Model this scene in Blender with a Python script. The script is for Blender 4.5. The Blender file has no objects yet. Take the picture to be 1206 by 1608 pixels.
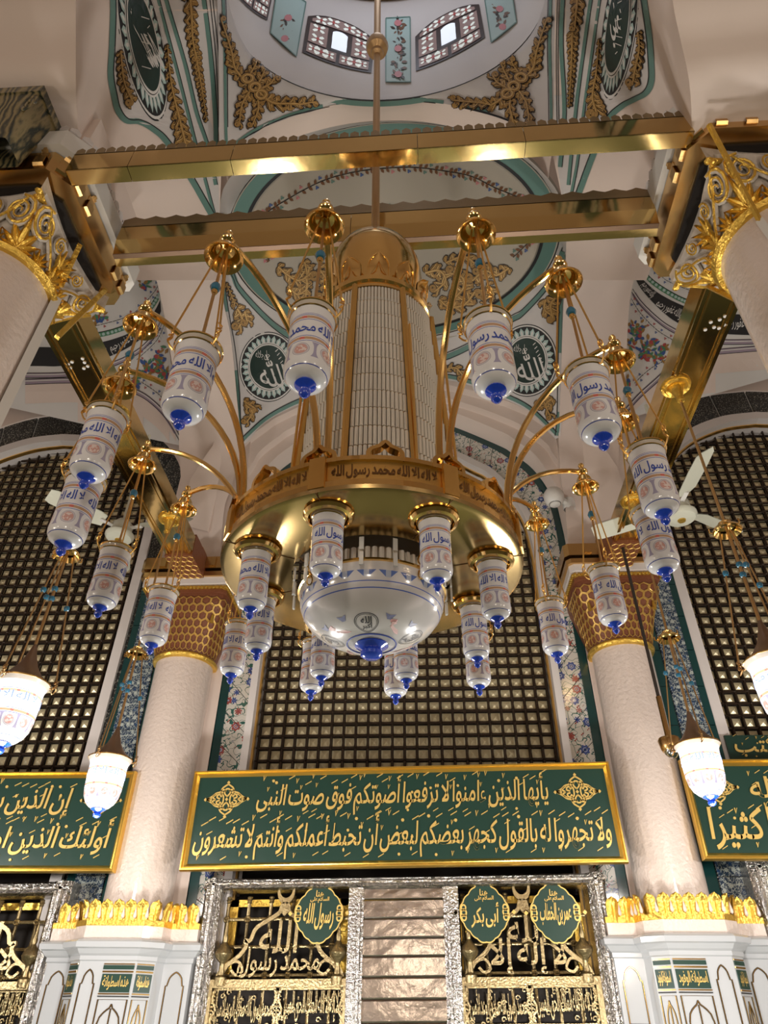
import bpy, math, random
from mathutils import Vector, Matrix
from mathutils.bvhtree import BVHTree
from mathutils.geometry import tessellate_polygon
random.seed(4)
PI = math.pi
scn = bpy.context.scene
COL = scn.collection

# ------------------------------------------------------------------ camera (z = 0 is the camera height, the floor lies at -1.6)
FPX, PITCH, YAW, ROLL = 1081.5, 0.650, 0.065, 0.014
CAM = Vector((0.235, 0.0, 0.0))
FW = Vector((-math.sin(YAW)*math.cos(PITCH), math.cos(YAW)*math.cos(PITCH), math.sin(PITCH)))
_r = Vector((math.cos(YAW), math.sin(YAW), 0)); _u = _r.cross(FW)
RT = _r*math.cos(ROLL)+_u*math.sin(ROLL); UP = -_r*math.sin(ROLL)+_u*math.cos(ROLL)
cd = bpy.data.cameras.new('camera'); co = bpy.data.objects.new('camera', cd); COL.objects.link(co)
cd.sensor_fit = 'VERTICAL'; cd.sensor_height = 24.0; cd.lens = FPX/1608*24.0; cd.clip_start = .05; cd.clip_end = 200
mw = Matrix.Identity(4)
for i in range(3):
    mw[i][0] = RT[i]; mw[i][1] = UP[i]; mw[i][2] = -FW[i]; mw[i][3] = CAM[i]
co.matrix_world = mw
scn.camera = co
# ------------------------------------------------------------------ light
W = bpy.data.worlds.new('interior_light'); scn.world = W; W.use_nodes = True
W.node_tree.nodes['Background'].inputs[0].default_value = (1.0, .86, .74, 1)
W.node_tree.nodes['Background'].inputs[1].default_value = 0.30
vs = scn.view_settings; vs.view_transform = 'Standard'; vs.look = 'None'; vs.exposure = 0.22; vs.gamma = 1.0; vs.use_curve_mapping = False
def add_light(loc, power, rad=.2, col=(1, .86, .70)):
    l = bpy.data.lights.new('point_light', 'POINT'); l.energy = power; l.shadow_soft_size = rad; l.color = col
    o = bpy.data.objects.new('point_light', l); o.location = loc; COL.objects.link(o)
# lanterns of the hall around and behind the camera (same height as the lit ones in view)
for (x, y, z, e) in [(-3.2, .2, 1.2, 55), (3.4, .3, 1.2, 55), (0, -2.2, 1.2, 75), (-4.2, -3.4, 1.2, 70), (4.2, -3.4, 1.2, 70), (0, -6.2, 1.2, 60)]:
    add_light((x, y, z), e)
# unseen lights added to brighten the wall bay and its neighbours, out of frame
for (x, y, z, e) in [(-1.4, 4.7, -.4, 150), (1.5, 4.8, -.4, 150), (-5.4, 4.6, 1.0, 190), (5.6, 4.6, 1.0, 190)]:
    add_light((x, y, z), e*1.2, .2, (1, .96, .90))

add_light((.05, 1.9, 9.3), 15, .4, (.80, .88, 1.0))   # daylight of the dome windows
# ------------------------------------------------------------------ helpers
def ray(u, v): return FW+RT*((u-603)/FPX)-UP*((v-804)/FPX)
def P(u, v, Y=None, Z=None, X=None):
    d = ray(u, v)
    if Y is not None: t = Y/d.y
    elif Z is not None: t = Z/d.z
    else: t = (X-CAM.x)/d.x
    return CAM+d*t
class M:
    def __init__(s): s.v = []; s.f = []; s.mi = []
    def add(s, vs, fs, mi=0):
        n = len(s.v); s.v += [tuple(p) for p in vs]
        for f in fs: s.f.append([n+i for i in f]); s.mi.append(mi)
        return s
    def box(s, x0, x1, y0, y1, z0, z1, mi=0):
        v = [(x, y, z) for z in (z0, z1) for y in (y0, y1) for x in (x0, x1)]
        return s.add(v, [(0, 2, 3, 1), (4, 5, 7, 6), (0, 1, 5, 4), (2, 6, 7, 3), (0, 4, 6, 2), (1, 3, 7, 5)], mi)
    def tube(s, path, r, n=8, mi=0, closed=False):
        path = [Vector(p) for p in path]; k = len(path); rs = r if isinstance(r, (list, tuple)) else [r]*k
        vs = []; up = None
        for i, p in enumerate(path):
            a = path[(i-1) % k] if (closed or i > 0) else p; b = path[(i+1) % k] if (closed or i < k-1) else p
            t = (b-a).normalized()
            if up is None: up = Vector((0, 0, 1)) if abs(t.z) < .9 else Vector((1, 0, 0))
            x = t.cross(up); 
            if x.length < 1e-6: x = t.orthogonal()
            x.normalize(); up = x.cross(t)
            for j in range(n):
                an = 2*PI*j/n; vs.append(p+(x*math.cos(an)+up*math.sin(an))*rs[i])
        fs = []
        for i in range(k if closed else k-1):
            for j in range(n):
                a, b = i*n+j, i*n+(j+1) % n; c, d = ((i+1) % k)*n+(j+1) % n, ((i+1) % k)*n+j
                fs.append((a, b, c, d))
        if not closed: fs += [tuple(range(n))[::-1], tuple(range((k-1)*n, k*n))]
        return s.add(vs, fs, mi)
    def lathe(s, prof, n=24, c=(0, 0, 0), mi=0, a0=0, a1=2*PI):
        full = abs(a1-a0-2*PI) < 1e-6; m = n if full else n+1; vs = []; fs = []
        for (r, z) in prof:
            for j in range(m):
                a = a0+(a1-a0)*j/n; vs.append((c[0]+r*math.cos(a), c[1]+r*math.sin(a), c[2]+z))
        for i in range(len(prof)-1):
            for j in range(n):
                j2 = (j+1) % m; fs.append((i*m+j, i*m+j2, (i+1)*m+j2, (i+1)*m+j))
        return s.add(vs, fs, mi)
    def grid(s, rows, mi=0):
        k = len(rows[0]); vs = [p for r in rows for p in r]
        fs = [(i*k+j, i*k+j+1, (i+1)*k+j+1, (i+1)*k+j) for i in range(len(rows)-1) for j in range(k-1)]
        return s.add(vs, fs, mi)
    def prism(s, poly, fr, c0, c1, mi=0):
        """poly in (a, b); fr(a, b, c) gives the point; solid between depths c0 and c1"""
        n = len(poly); vs = [fr(a, b, c0) for a, b in poly]+[fr(a, b, c1) for a, b in poly]
        tri = tessellate_polygon([[Vector((a, b, 0)) for a, b in poly]])
        fs = [tuple(t) for t in tri]+[tuple(i+n for i in t) for t in tri]+[(i, (i+1) % n, (i+1) % n+n, i+n) for i in range(n)]
        return s.add(vs, fs, mi)
    def strip(s, A, B, fr, c0, c1, mi=0, closed=False):
        """solid band between two polylines A and B of equal length"""
        n = len(A); vs = [fr(a, b, c) for c in (c0, c1) for L in (A, B) for a, b in L]; fs = []
        for i in range(n if closed else n-1):
            j = (i+1) % n
            fs += [(2*n+i, 2*n+j, 3*n+j, 3*n+i), (i, j, n+j, n+i), (i, j, 2*n+j, 2*n+i), (n+i, n+j, 3*n+j, 3*n+i)]
        if not closed: fs += [(0, n, 3*n, 2*n), (n-1, 2*n-1, 4*n-1, 3*n-1)]
        return s.add(vs, fs, mi)
    def mesh(s, name, mats, smooth=True):
        me = bpy.data.meshes.new(name); me.from_pydata(s.v, [], s.f)
        for m in (mats if isinstance(mats, (list, tuple)) else [mats]): me.materials.append(m)
        if any(s.mi): me.polygons.foreach_set('material_index', s.mi)
        import bmesh
        bm = bmesh.new(); bm.from_mesh(me); bmesh.ops.recalc_face_normals(bm, faces=bm.faces)
        if smooth:
            for f in bm.faces: f.smooth = True
            for e in bm.edges:
                if len(e.link_faces) == 2 and e.calc_face_angle(0) > .7: e.smooth = False
        bm.to_mesh(me); bm.free()
        return me
    def obj(s, name, mats, parent=None, smooth=True, kind=None):
        return link(s.mesh(name, mats, smooth), name, parent, kind)
def link(me, name, parent=None, kind=None, loc=None):
    o = bpy.data.objects.new(name, me); COL.objects.link(o)
    if parent is not None: o.parent = parent; 
    if loc is not None: o.location = loc
    if kind: o['kind'] = kind
    return o
def place(o, loc):
    o.location = loc; return o
def thing(name, label, cat, loc=(0, 0, 0), group=None, kind=None):
    o = bpy.data.objects.new(name, None); COL.objects.link(o); o.location = loc; o.empty_display_size = .05
    if label: o['label'] = label
    if cat: o['category'] = cat
    if group: o['group'] = group
    if kind: o['kind'] = kind
    return o
def off(pts, loc): return [(p[0]-loc[0], p[1]-loc[1], p[2]-loc[2]) for p in pts]
def copy_tree(o, parent=None):
    c = o.copy(); COL.objects.link(c)
    if parent is not None: c.parent = parent
    for ch in list(o.children): copy_tree(ch, c)
    return c
def cr(pts, n):
    """Catmull-Rom through pts (tuples of any size), n samples"""
    k = len(pts); out = []
    for i in range(n):
        t = i/(n-1)*(k-1); a = min(int(t), k-2); f = t-a
        p0, p1, p2, p3 = pts[max(a-1, 0)], pts[a], pts[a+1], pts[min(a+2, k-1)]
        out.append(tuple(.5*(2*q1+(q2-q0)*f+(2*q0-5*q1+4*q2-q3)*f*f+(3*q1-q0-3*q2+q3)*f**3) for q0, q1, q2, q3 in zip(p0, p1, p2, p3)))
    return out

# ------------------------------------------------------------------ materials
def nt(name):
    m = bpy.data.materials.new(name); m.use_nodes = True; t = m.node_tree
    return m, t, t.nodes['Principled BSDF']
def mat(name, col, rough=.5, metal=0, bump=0, bscale=40, var=0, coat=0, emit=0, ecol=None, detail=3):
    m, t, b = nt(name); b.inputs['Base Color'].default_value = (*col, 1); b.inputs['Roughness'].default_value = rough; b.inputs['Metallic'].default_value = metal
    if coat: b.inputs['Coat Weight'].default_value = coat; b.inputs['Coat Roughness'].default_value = .08
    if emit: b.inputs['Emission Color'].default_value = (*(ecol or col), 1); b.inputs['Emission Strength'].default_value = emit
    if bump or var:
        tc = t.nodes.new('ShaderNodeTexCoord'); nz = t.nodes.new('ShaderNodeTexNoise'); nz.inputs['Scale'].default_value = bscale; nz.inputs['Detail'].default_value = detail
        t.links.new(tc.outputs['Object'], nz.inputs['Vector'])
        if bump:
            bp = t.nodes.new('ShaderNodeBump'); bp.inputs['Strength'].default_value = bump; bp.inputs['Distance'].default_value = .02
            t.links.new(nz.outputs['Fac'], bp.inputs['Height']); t.links.new(bp.outputs['Normal'], b.inputs['Normal'])
        if var:
            mx = t.nodes.new('ShaderNodeMixRGB'); mx.blend_type = 'MULTIPLY'; mx.inputs[1].default_value = (*col, 1); mx.inputs[0].default_value = var
            rp = t.nodes.new('ShaderNodeValToRGB'); rp.color_ramp.elements[0].position = .3; rp.color_ramp.elements[1].position = .7; rp.color_ramp.elements[0].color = (.25, .25, .25, 1)
            t.links.new(nz.outputs['Fac'], rp.inputs[0]); t.links.new(rp.outputs[0], mx.inputs[2]); t.links.new(mx.outputs[0], b.inputs['Base Color'])
    return m
class N:
    """tiny node-expression helper"""
    def __init__(s, t): s.t = t
    def m(s, op, a, b=0.0, c=None):
        n = s.t.nodes.new('ShaderNodeMath'); n.operation = op
        for i, x in enumerate((a, b, c)):
            if x is None: continue
            if isinstance(x, (int, float)): n.inputs[i].default_value = x
            else: s.t.links.new(x, n.inputs[i])
        return n.outputs[0]
    def mix(s, f, a, b):
        n = s.t.nodes.new('ShaderNodeMixRGB')
        for i, x in enumerate((f, a, b)):
            if isinstance(x, (int, float)): n.inputs[i].default_value = x
            elif isinstance(x, tuple): n.inputs[i].default_value = (*x, 1)
            else: s.t.links.new(x, n.inputs[i])
        return n.outputs[0]
    def band(s, x, lo, hi): return s.m('MULTIPLY', s.m('GREATER_THAN', x, lo), s.m('LESS_THAN', x, hi))
PLASTER = mat('pink_plaster', (.76, .64, .575), .6, bump=.12, bscale=9)
GLOSSPL = mat('glossy_pink_paint', (.76, .64, .575), .34, bump=.5, bscale=26, coat=.6)
PLASTER_W = mat('white_plaster', (.68, .63, .61), .5, bump=.06, bscale=12)
VAULT_W = mat('pale_vault_paint', (.62, .585, .575), .55, bump=.04, bscale=6)
DOMEW = mat('dimmed_beige_dome_paint', (.45, .405, .34), .55, bump=.04, bscale=6)  # beige field, darkened further for the little light that reaches this dome
TEAL = mat('teal_paint', (.125, .245, .215), .5)
BLACK = mat('black_paint', (.016, .017, .02), .5)
WHITE = mat('white_paint', (.72, .70, .68), .5)
GREENBLK = mat('dark_green_paint', (.012, .035, .03), .45)
PALEGRN = mat('pale_green_paint', (.42, .56, .54), .5)
LILAC = mat('lilac_paint', (.36, .29, .36), .5)
LEAFGRN = mat('leaf_green_paint', (.08, .24, .13), .5)
REDP = mat('red_paint', (.42, .07, .07), .5)
PINKP = mat('pink_paint', (.60, .22, .24), .5)
BLUEP = mat('blue_paint', (.05, .11, .32), .5)
BROWNP = mat('brown_leaf_paint', (.17, .075, .035), .5)
GILT = mat('gilt_ornament_paint', (.44, .25, .075), .42, .15, bump=.3, bscale=60, var=.5)
GILT_L = mat('gilt_highlight_paint', (.62, .40, .15), .4, .3)
DARKOUT = mat('dark_outline_paint', (.035, .022, .015), .5)
BRASS = mat('polished_brass', (.74, .53, .22), .10, 1, bump=.05, bscale=5)
BRASSD = mat('satin_brass_collar', (.66, .42, .17), .24, 1, bump=.05, bscale=9)
GOLD = mat('polished_gold', (.93, .62, .23), .14, 1)
GOLDS = mat('satin_gold', (.86, .55, .18), .33, 1, bump=.03, bscale=30)
GOLDPLATE = mat('brass_plate', (.46, .32, .135), .17, 1, bump=.03, bscale=3)
GOLDLEAF = mat('gold_leaf', (.80, .52, .10), .32, .85, bump=.5, bscale=35)
CAPW = mat('capital_white', (.60, .54, .48), .45, bump=.3, bscale=30, var=.2)
SILVER = mat('hammered_silver', (.47, .45, .43), .14, 1, bump=.9, bscale=38)
SILVERD = mat('silver_plank', (.40, .345, .30), .22, 1, bump=.22, bscale=9)
BRONZE = mat('bronze_lattice', (.045, .028, .018), .35, .5, bump=.3, bscale=120)
STUD = mat('gold_stud', (.86, .75, .49), .36, .25)
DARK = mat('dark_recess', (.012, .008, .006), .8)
GRILLE = mat('pale_gold_grille', (.40, .31, .165), .30, .9, bump=.3, bscale=60)
GREENP = mat('green_panel', (.012, .045, .033), .35, bump=.12, bscale=3)
YGOLD = mat('gold_letter', (.90, .62, .19), .38, .45)
FRAMEG = mat('gold_frame', (.85, .56, .12), .28, .9, bump=.1, bscale=20)
MARBLE = mat('grey_white_marble', (.50, .515, .54), .16, coat=.5, bump=.01, bscale=5)
COBALT = mat('cobalt_glass', (.012, .06, .55), .08, coat=1)
BEAD = mat('turquoise_bead', (.02, .15, .26), .1, coat=1)
CABLE = mat('brass_rod', (.62, .40, .18), .3, .9)
CHOCO = mat('brown_capital', (.19, .062, .028), .4, bump=.3, bscale=50)
HEXG = mat('gilded_honeycomb', (.62, .38, .10), .35, .6)
ENAMEL = mat('fan_enamel', (.62, .62, .52), .35)
WHITEM = mat('white_metal', (.72, .70, .67), .4)
BROWNCAP = mat('brown_metal_cap', (.20, .12, .075), .35, .5)
STEEL = mat('steel_ball', (.55, .55, .56), .12, 1)
DARKROD = mat('dark_rod', (.05, .04, .035), .4, .4)
DGTILE = mat('dark_green_tile', (.008, .05, .05), .15, coat=.5)
INK = mat('blue_ink', (.03, .07, .38), .4)
INKD = mat('engraved_dark', (.13, .055, .012), .5, .3)
CARPET = mat('green_carpet', (.06, .07, .04), .95)
BLACKSTONE, t_, b_ = nt('speckled_black_stone')
k_ = N(t_); tc_ = t_.nodes.new('ShaderNodeTexCoord'); nz_ = t_.nodes.new('ShaderNodeTexNoise'); nz_.inputs['Scale'].default_value = 55; nz_.inputs['Detail'].default_value = 4
t_.links.new(tc_.outputs['Object'], nz_.inputs['Vector']); t_.links.new(k_.mix(k_.m('GREATER_THAN', nz_.outputs['Fac'], .585), (.022, .024, .025), (.30, .29, .25)), b_.inputs['Base Color']); b_.inputs['Roughness'].default_value = .35
GREENMARB, t_, b_ = nt('veined_green_marble')
k_ = N(t_); tc_ = t_.nodes.new('ShaderNodeTexCoord'); wv_ = t_.nodes.new('ShaderNodeTexWave'); wv_.inputs['Scale'].default_value = 3; wv_.inputs['Distortion'].default_value = 14; wv_.inputs['Detail'].default_value = 4
t_.links.new(tc_.outputs['Object'], wv_.inputs['Vector']); t_.links.new(k_.mix(wv_.outputs['Fac'], (.02, .03, .025), (.30, .24, .12)), b_.inputs['Base Color']); b_.inputs['Roughness'].default_value = .25

def tile_mat(name, ground, dens, dark=False, sx=1.0):
    """glazed tiles painted with five-petal flowers, leaves and stems"""
    m, t, b = nt(name); k = N(t); b.inputs['Roughness'].default_value = .14; b.inputs['Coat Weight'].default_value = .5
    tc = t.nodes.new('ShaderNodeTexCoord'); sp = t.nodes.new('ShaderNodeSeparateXYZ'); t.links.new(tc.outputs['Object'], sp.inputs[0])
    cb = t.nodes.new('ShaderNodeCombineXYZ'); t.links.new(sp.outputs[0], cb.inputs[0]); t.links.new(sp.outputs[2], cb.inputs[1])
    def cells(sc, rnd, offs=0):
        mp = t.nodes.new('ShaderNodeMapping'); mp.inputs['Scale'].default_value = (sc, sc, sc); mp.inputs['Location'].default_value = (offs, offs*.37, 0)
        t.links.new(cb.outputs[0], mp.inputs[0])
        v = t.nodes.new('ShaderNodeTexVoronoi'); v.inputs['Scale'].default_value = 1; v.inputs['Randomness'].default_value = rnd; t.links.new(mp.outputs[0], v.inputs['Vector'])
        d = t.nodes.new('ShaderNodeVectorMath'); d.operation = 'SUBTRACT'; t.links.new(mp.outputs[0], d.inputs[0]); t.links.new(v.outputs['Position'], d.inputs[1])
        s2 = t.nodes.new('ShaderNodeSeparateXYZ'); t.links.new(d.outputs[0], s2.inputs[0])
        s3 = t.nodes.new('ShaderNodeSeparateXYZ'); t.links.new(v.outputs['Color'], s3.inputs[0])
        return v.outputs['Distance'], k.m('ARCTAN2', s2.outputs[1], s2.outputs[0]), s3.outputs[0], s3.outputs[1]
    gr = ground
    # stems
    nz = t.nodes.new('ShaderNodeTexNoise'); nz.inputs['Scale'].default_value = dens*.55; nz.inputs['Detail'].default_value = 1; t.links.new(cb.outputs[0], nz.inputs['Vector'])
    st = k.m('LESS_THAN', k.m('ABSOLUTE', k.m('SUBTRACT', nz.outputs['Fac'], .5)), .012 if not dark else .02)
    nz2 = t.nodes.new('ShaderNodeTexNoise'); nz2.inputs['Scale'].default_value = dens*.8; nz2.inputs['Detail'].default_value = 1
    mp2 = t.nodes.new('ShaderNodeMapping'); mp2.inputs['Location'].default_value = (7, 3, 1); t.links.new(cb.outputs[0], mp2.inputs[0]); t.links.new(mp2.outputs[0], nz2.inputs['Vector'])
    st2 = k.m('LESS_THAN', k.m('ABSOLUTE', k.m('SUBTRACT', nz2.outputs['Fac'], .47)), .012 if not dark else .02)
    c = k.mix(k.m('MAXIMUM', st, st2), gr, (.03, .12, .10) if not dark else (.42, .47, .45))
    # small leaves
    d, a, r1, r2 = cells(dens*1.25, 1)
    pet = k.m('ADD', .17, k.m('MULTIPLY', k.m('SINE', k.m('MULTIPLY', a, 2)), .17))
    lf = k.m('MULTIPLY', k.m('LESS_THAN', d, pet), k.m('GREATER_THAN', r1, .08))
    lc = k.mix(k.m('GREATER_THAN', r2, .62), (.02, .09, .09) if not dark else (.45, .5, .48), (.30, .05, .04) if not dark else (.02, .10, .14))
    c = k.mix(lf, c, lc)
    # flowers
    d, a, r1, r2 = cells(dens*.56, .6, 3.3)
    pet = k.m('ADD', .36, k.m('MULTIPLY', k.m('SINE', k.m('MULTIPLY', a, 7)), .05))
    fl = k.m('LESS_THAN', d, pet); fi = k.m('LESS_THAN', d, k.m('MULTIPLY', pet, .72)); fc = k.m('LESS_THAN', d, .075)
    fcol = k.mix(k.m('GREATER_THAN', r1, .74), (.035, .07, .27), (.33, .06, .05)) if not dark else k.mix(k.m('GREATER_THAN', r1, .5), (.02, .06, .16), (.50, .55, .52))
    lig = k.mix(k.m('GREATER_THAN', k.m('SINE', k.m('MULTIPLY', d, 46)), .1), fcol, (.34, .40, .55) if not dark else (.3, .36, .36))
    c = k.mix(fl, c, fcol); c = k.mix(fi, c, lig); c = k.mix(fc, c, (.55, .5, .45))
    t.links.new(c, b.inputs['Base Color'])
    return m
TILE = tile_mat('flowered_white_tile', (.66, .63, .58), 13)
TILEB = tile_mat('blue_scroll_tile', (.035, .06, .105), 30, dark=True)

def lantern_mat(name, L, R, nmed, emit=0, SZ=.735):
    """milk glass with printed bands, seals and bow motifs; Object coordinates, z from 0 (rim) down to -L"""
    m, t, b = nt(name); k = N(t); b.inputs['Roughness'].default_value = .22; b.inputs['Coat Weight'].default_value = .4
    tc = t.nodes.new('ShaderNodeTexCoord'); sp = t.nodes.new('ShaderNodeSeparateXYZ'); t.links.new(tc.outputs['Object'], sp.inputs[0])
    z = k.m('DIVIDE', sp.outputs[2], -L); ang = k.m('ARCTAN2', sp.outputs[1], sp.outputs[0])
    c = (.74, .74, .765)
    def put(mask, col, s=1.0):
        nonlocal c
        c = k.mix(k.m('MULTIPLY', mask, s) if s < 1 else mask, c, col)
    put(k.m('LESS_THAN', z, .085), (.50, .45, .39))
    for z0, z1 in ((.245, .282), (.56, .597)):
        put(k.band(z, z0, z1), (.50, .31, .19)); 
        ped = k.m('ABSOLUTE', k.m('SUBTRACT', k.m('FRACT', k.m('MULTIPLY', ang, nmed/(2*PI))), .5))
        put(k.m('MULTIPLY', k.band(z, z0, z1), k.m('LESS_THAN', ped, .09)), (.62, .16, .13))
        for e in (z0-.022, z1+.014): put(k.band(z, e, e+.009), (.10, .13, .42))
    put(k.band(z, .915, .925), (.06, .09, .35)); put(k.band(z, .205, .211), (.10, .13, .42))
    fr = k.m('SUBTRACT', k.m('FRACT', k.m('MULTIPLY', ang, nmed/(2*PI))), .5); dx = k.m('MULTIPLY', fr, 2*PI*R/nmed/L); dz = k.m('SUBTRACT', z, SZ)
    d = k.m('SQRT', k.m('ADD', k.m('MULTIPLY', dx, dx), k.m('MULTIPLY', dz, dz)))
    put(k.m('LESS_THAN', d, .090), (.38, .36, .44)); put(k.m('LESS_THAN', d, .083), (.66, .64, .67)); put(k.m('LESS_THAN', d, .074), (.48, .42, .48)); put(k.m('LESS_THAN', d, .066), (.60, .34, .31))
    nz = t.nodes.new('ShaderNodeTexNoise'); nz.inputs['Scale'].default_value = 22/L; t.links.new(tc.outputs['Object'], nz.inputs['Vector'])
    put(k.m('MULTIPLY', k.m('LESS_THAN', d, .062), k.m('GREATER_THAN', nz.outputs['Fac'], .52)), (.74, .62, .60))
    fr2 = k.m('SUBTRACT', k.m('FRACT', k.m('ADD', k.m('MULTIPLY', ang, nmed/(2*PI)), .5)), .5); dx2 = k.m('ABSOLUTE', k.m('MULTIPLY', fr2, 2*PI*R/nmed/L)); az = k.m('ABSOLUTE', dz)
    wdt = k.m('ADD', .014, k.m('MULTIPLY', k.m('POWER', k.m('MULTIPLY', az, 10), 3), .024))
    put(k.m('MULTIPLY', k.m('LESS_THAN', dx2, wdt), k.m('LESS_THAN', az, .105)), (.36, .34, .48))
    if isinstance(c, tuple): b.inputs['Base Color'].default_value = (*c, 1)
    else: t.links.new(c, b.inputs['Base Color'])
    if emit:
        t.links.new(c, b.inputs['Emission Color'])
        f = k.m('SUBTRACT', 1.0, k.m('ABSOLUTE', k.m('MULTIPLY', k.m('SUBTRACT', z, .38), 1.75))); f = k.m('MAXIMUM', f, .22)
        t.links.new(k.m('MULTIPLY', k.m('POWER', f, 1.6), emit), b.inputs['Emission Strength'])
    return m
GLASS_S = lantern_mat('printed_milk_glass', .283, .066, 5)
GLASS_L = lantern_mat('lit_milk_glass', .40, .15, 9, emit=3.2, SZ=.72)
def bowl_mat():
    m, t, b = nt('printed_bowl_glass'); k = N(t); b.inputs['Roughness'].default_value = .2; b.inputs['Coat Weight'].default_value = .5
    tc = t.nodes.new('ShaderNodeTexCoord'); sp = t.nodes.new('ShaderNodeSeparateXYZ'); t.links.new(tc.outputs['Object'], sp.inputs[0])
    z = sp.outputs[2]; ang = k.m('ARCTAN2', sp.outputs[1], sp.outputs[0])
    c = (.66, .64, .64)
    for e in (-.105, -.135): c = k.mix(k.band(z, e-.0022, e+.0022), c, (.08, .14, .50))
    fr = k.m('ABSOLUTE', k.m('SUBTRACT', k.m('FRACT', k.m('MULTIPLY', ang, 22/(2*PI))), .5)); dz = k.m('ABSOLUTE', k.m('ADD', z, .066))
    sc = k.m('ADD', k.m('MULTIPLY', fr, 1.0), k.m('MULTIPLY', k.m('ADD', z, .088), -9.0))
    msk = k.m('MULTIPLY', k.band(z, -.088, -.052), k.m('LESS_THAN', fr, k.m('SUBTRACT', .45, k.m('MULTIPLY', k.m('SUBTRACT', -.052, z), 9.5))))
    c = k.mix(msk, c, (.10, .17, .45)); 
    c = k.mix(k.m('MULTIPLY', msk, k.m('LESS_THAN', fr, .12)), c, (.45, .5, .62))
    t.links.new(c, b.inputs['Base Color']); return m
BOWLG = bowl_mat()
m_, t_, b_ = nt('crystal_rod'); b_.inputs['Base Color'].default_value = (.80, .76, .68, 1); b_.inputs['Roughness'].default_value = .08; b_.inputs['Transmission Weight'].default_value = .18; b_.inputs['Coat Weight'].default_value = 1; b_.inputs['IOR'].default_value = 1.5
CRYSTAL = m_
CRYSTALP = mat('crystal_pendant', (.78, .78, .76), .08, coat=1)
CORE = mat('beige_core', (.42, .37, .30), .5)

# ------------------------------------------------------------------ Arabic lettering
FORMS = {}
for ch, base, n in [('ا', 0xFE8D, 2), ('أ', 0xFE83, 2), ('إ', 0xFE87, 2), ('آ', 0xFE81, 2), ('ب', 0xFE8F, 4), ('ت', 0xFE95, 4), ('ث', 0xFE99, 4), ('ج', 0xFE9D, 4), ('ح', 0xFEA1, 4), ('خ', 0xFEA5, 4),
                    ('د', 0xFEA9, 2), ('ذ', 0xFEAB, 2), ('ر', 0xFEAD, 2), ('ز', 0xFEAF, 2), ('س', 0xFEB1, 4), ('ش', 0xFEB5, 4), ('ص', 0xFEB9, 4), ('ض', 0xFEBD, 4), ('ط', 0xFEC1, 4), ('ظ', 0xFEC5, 4),
                    ('ع', 0xFEC9, 4), ('غ', 0xFECD, 4), ('ف', 0xFED1, 4), ('ق', 0xFED5, 4), ('ك', 0xFED9, 4), ('ل', 0xFEDD, 4), ('م', 0xFEE1, 4), ('ن', 0xFEE5, 4), ('ه', 0xFEE9, 4), ('و', 0xFEED, 2),
                    ('ى', 0xFEEF, 2), ('ي', 0xFEF1, 4), ('ة', 0xFE93, 2), ('ئ', 0xFE89, 4), ('ؤ', 0xFE85, 2), ('ء', 0xFE80, 1)]:
    FORMS[ch] = (base, n)
LAMALEF = {'ا': 0xFEFB, 'أ': 0xFEF7, 'إ': 0xFEF9, 'آ': 0xFEF5}
def shape(s):
    out = []; i = 0; joined = False
    while i < len(s):
        c = s[i]
        if c not in FORMS: out.append(c); joined = False; i += 1; continue
        if c == 'ل' and i+1 < len(s) and s[i+1] in LAMALEF:
            out.append(chr(LAMALEF[s[i+1]]+(1 if joined else 0))); joined = False; i += 2; continue
        base, n = FORMS[c]; nxt = i+1 < len(s) and s[i+1] in FORMS and FORMS[s[i+1]][1] > 1
        if n == 4: k = (3 if nxt else 1) if joined else (2 if nxt else 0); joined = nxt
        elif n == 2: k = 1 if joined else 0; joined = False
        else: k = 0; joined = False
        out.append(chr(base+k)); i += 1
    return ''.join(out[::-1])
_tc = {}
def text2d(s, bold=.012, ext=0.0, res=2):
    key = (s, bold, ext, res)
    if key in _tc: return _tc[key]
    c = bpy.data.curves.new('lettering', 'FONT'); c.body = shape(s); c.offset = bold; c.extrude = ext; c.resolution_u = res; c.space_word = .45
    o = bpy.data.objects.new('lettering', c); COL.objects.link(o)
    dg = bpy.context.evaluated_depsgraph_get(); me = bpy.data.meshes.new_from_object(o.evaluated_get(dg))
    vs = [tuple(v.co) for v in me.vertices]; fs = [tuple(p.vertices) for p in me.polygons]
    bpy.data.objects.remove(o); bpy.data.curves.remove(c); bpy.data.meshes.remove(me)
    x0 = min(v[0] for v in vs); x1 = max(v[0] for v in vs); y0 = min(v[1] for v in vs); y1 = max(v[1] for v in vs)
    vs = [((v[0]-x0)/(x1-x0), (v[1]-y0)/(y1-y0), (v[2]/ext if ext else 0)) for v in vs]
    _tc[key] = (vs, fs, (x1-x0)/(y1-y0)); return _tc[key]
def put_text(m, s, fr, x0, x1, z0, z1, c0, c1=None, bold=.012, shear=0.0, mi=0, res=2):
    ext = .01 if c1 is not None else 0
    vs, fs, asp = text2d(s, bold, ext, res)
    out = []
    for a, b, e in vs:
        x = x0+(x1-x0)*a-shear*(b-.5)*(z1-z0); z = z0+(z1-z0)*b
        out.append(fr(x, z, c0 if (c1 is None or e < 0) else c1))
    m.add(out, fs, mi)
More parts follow.
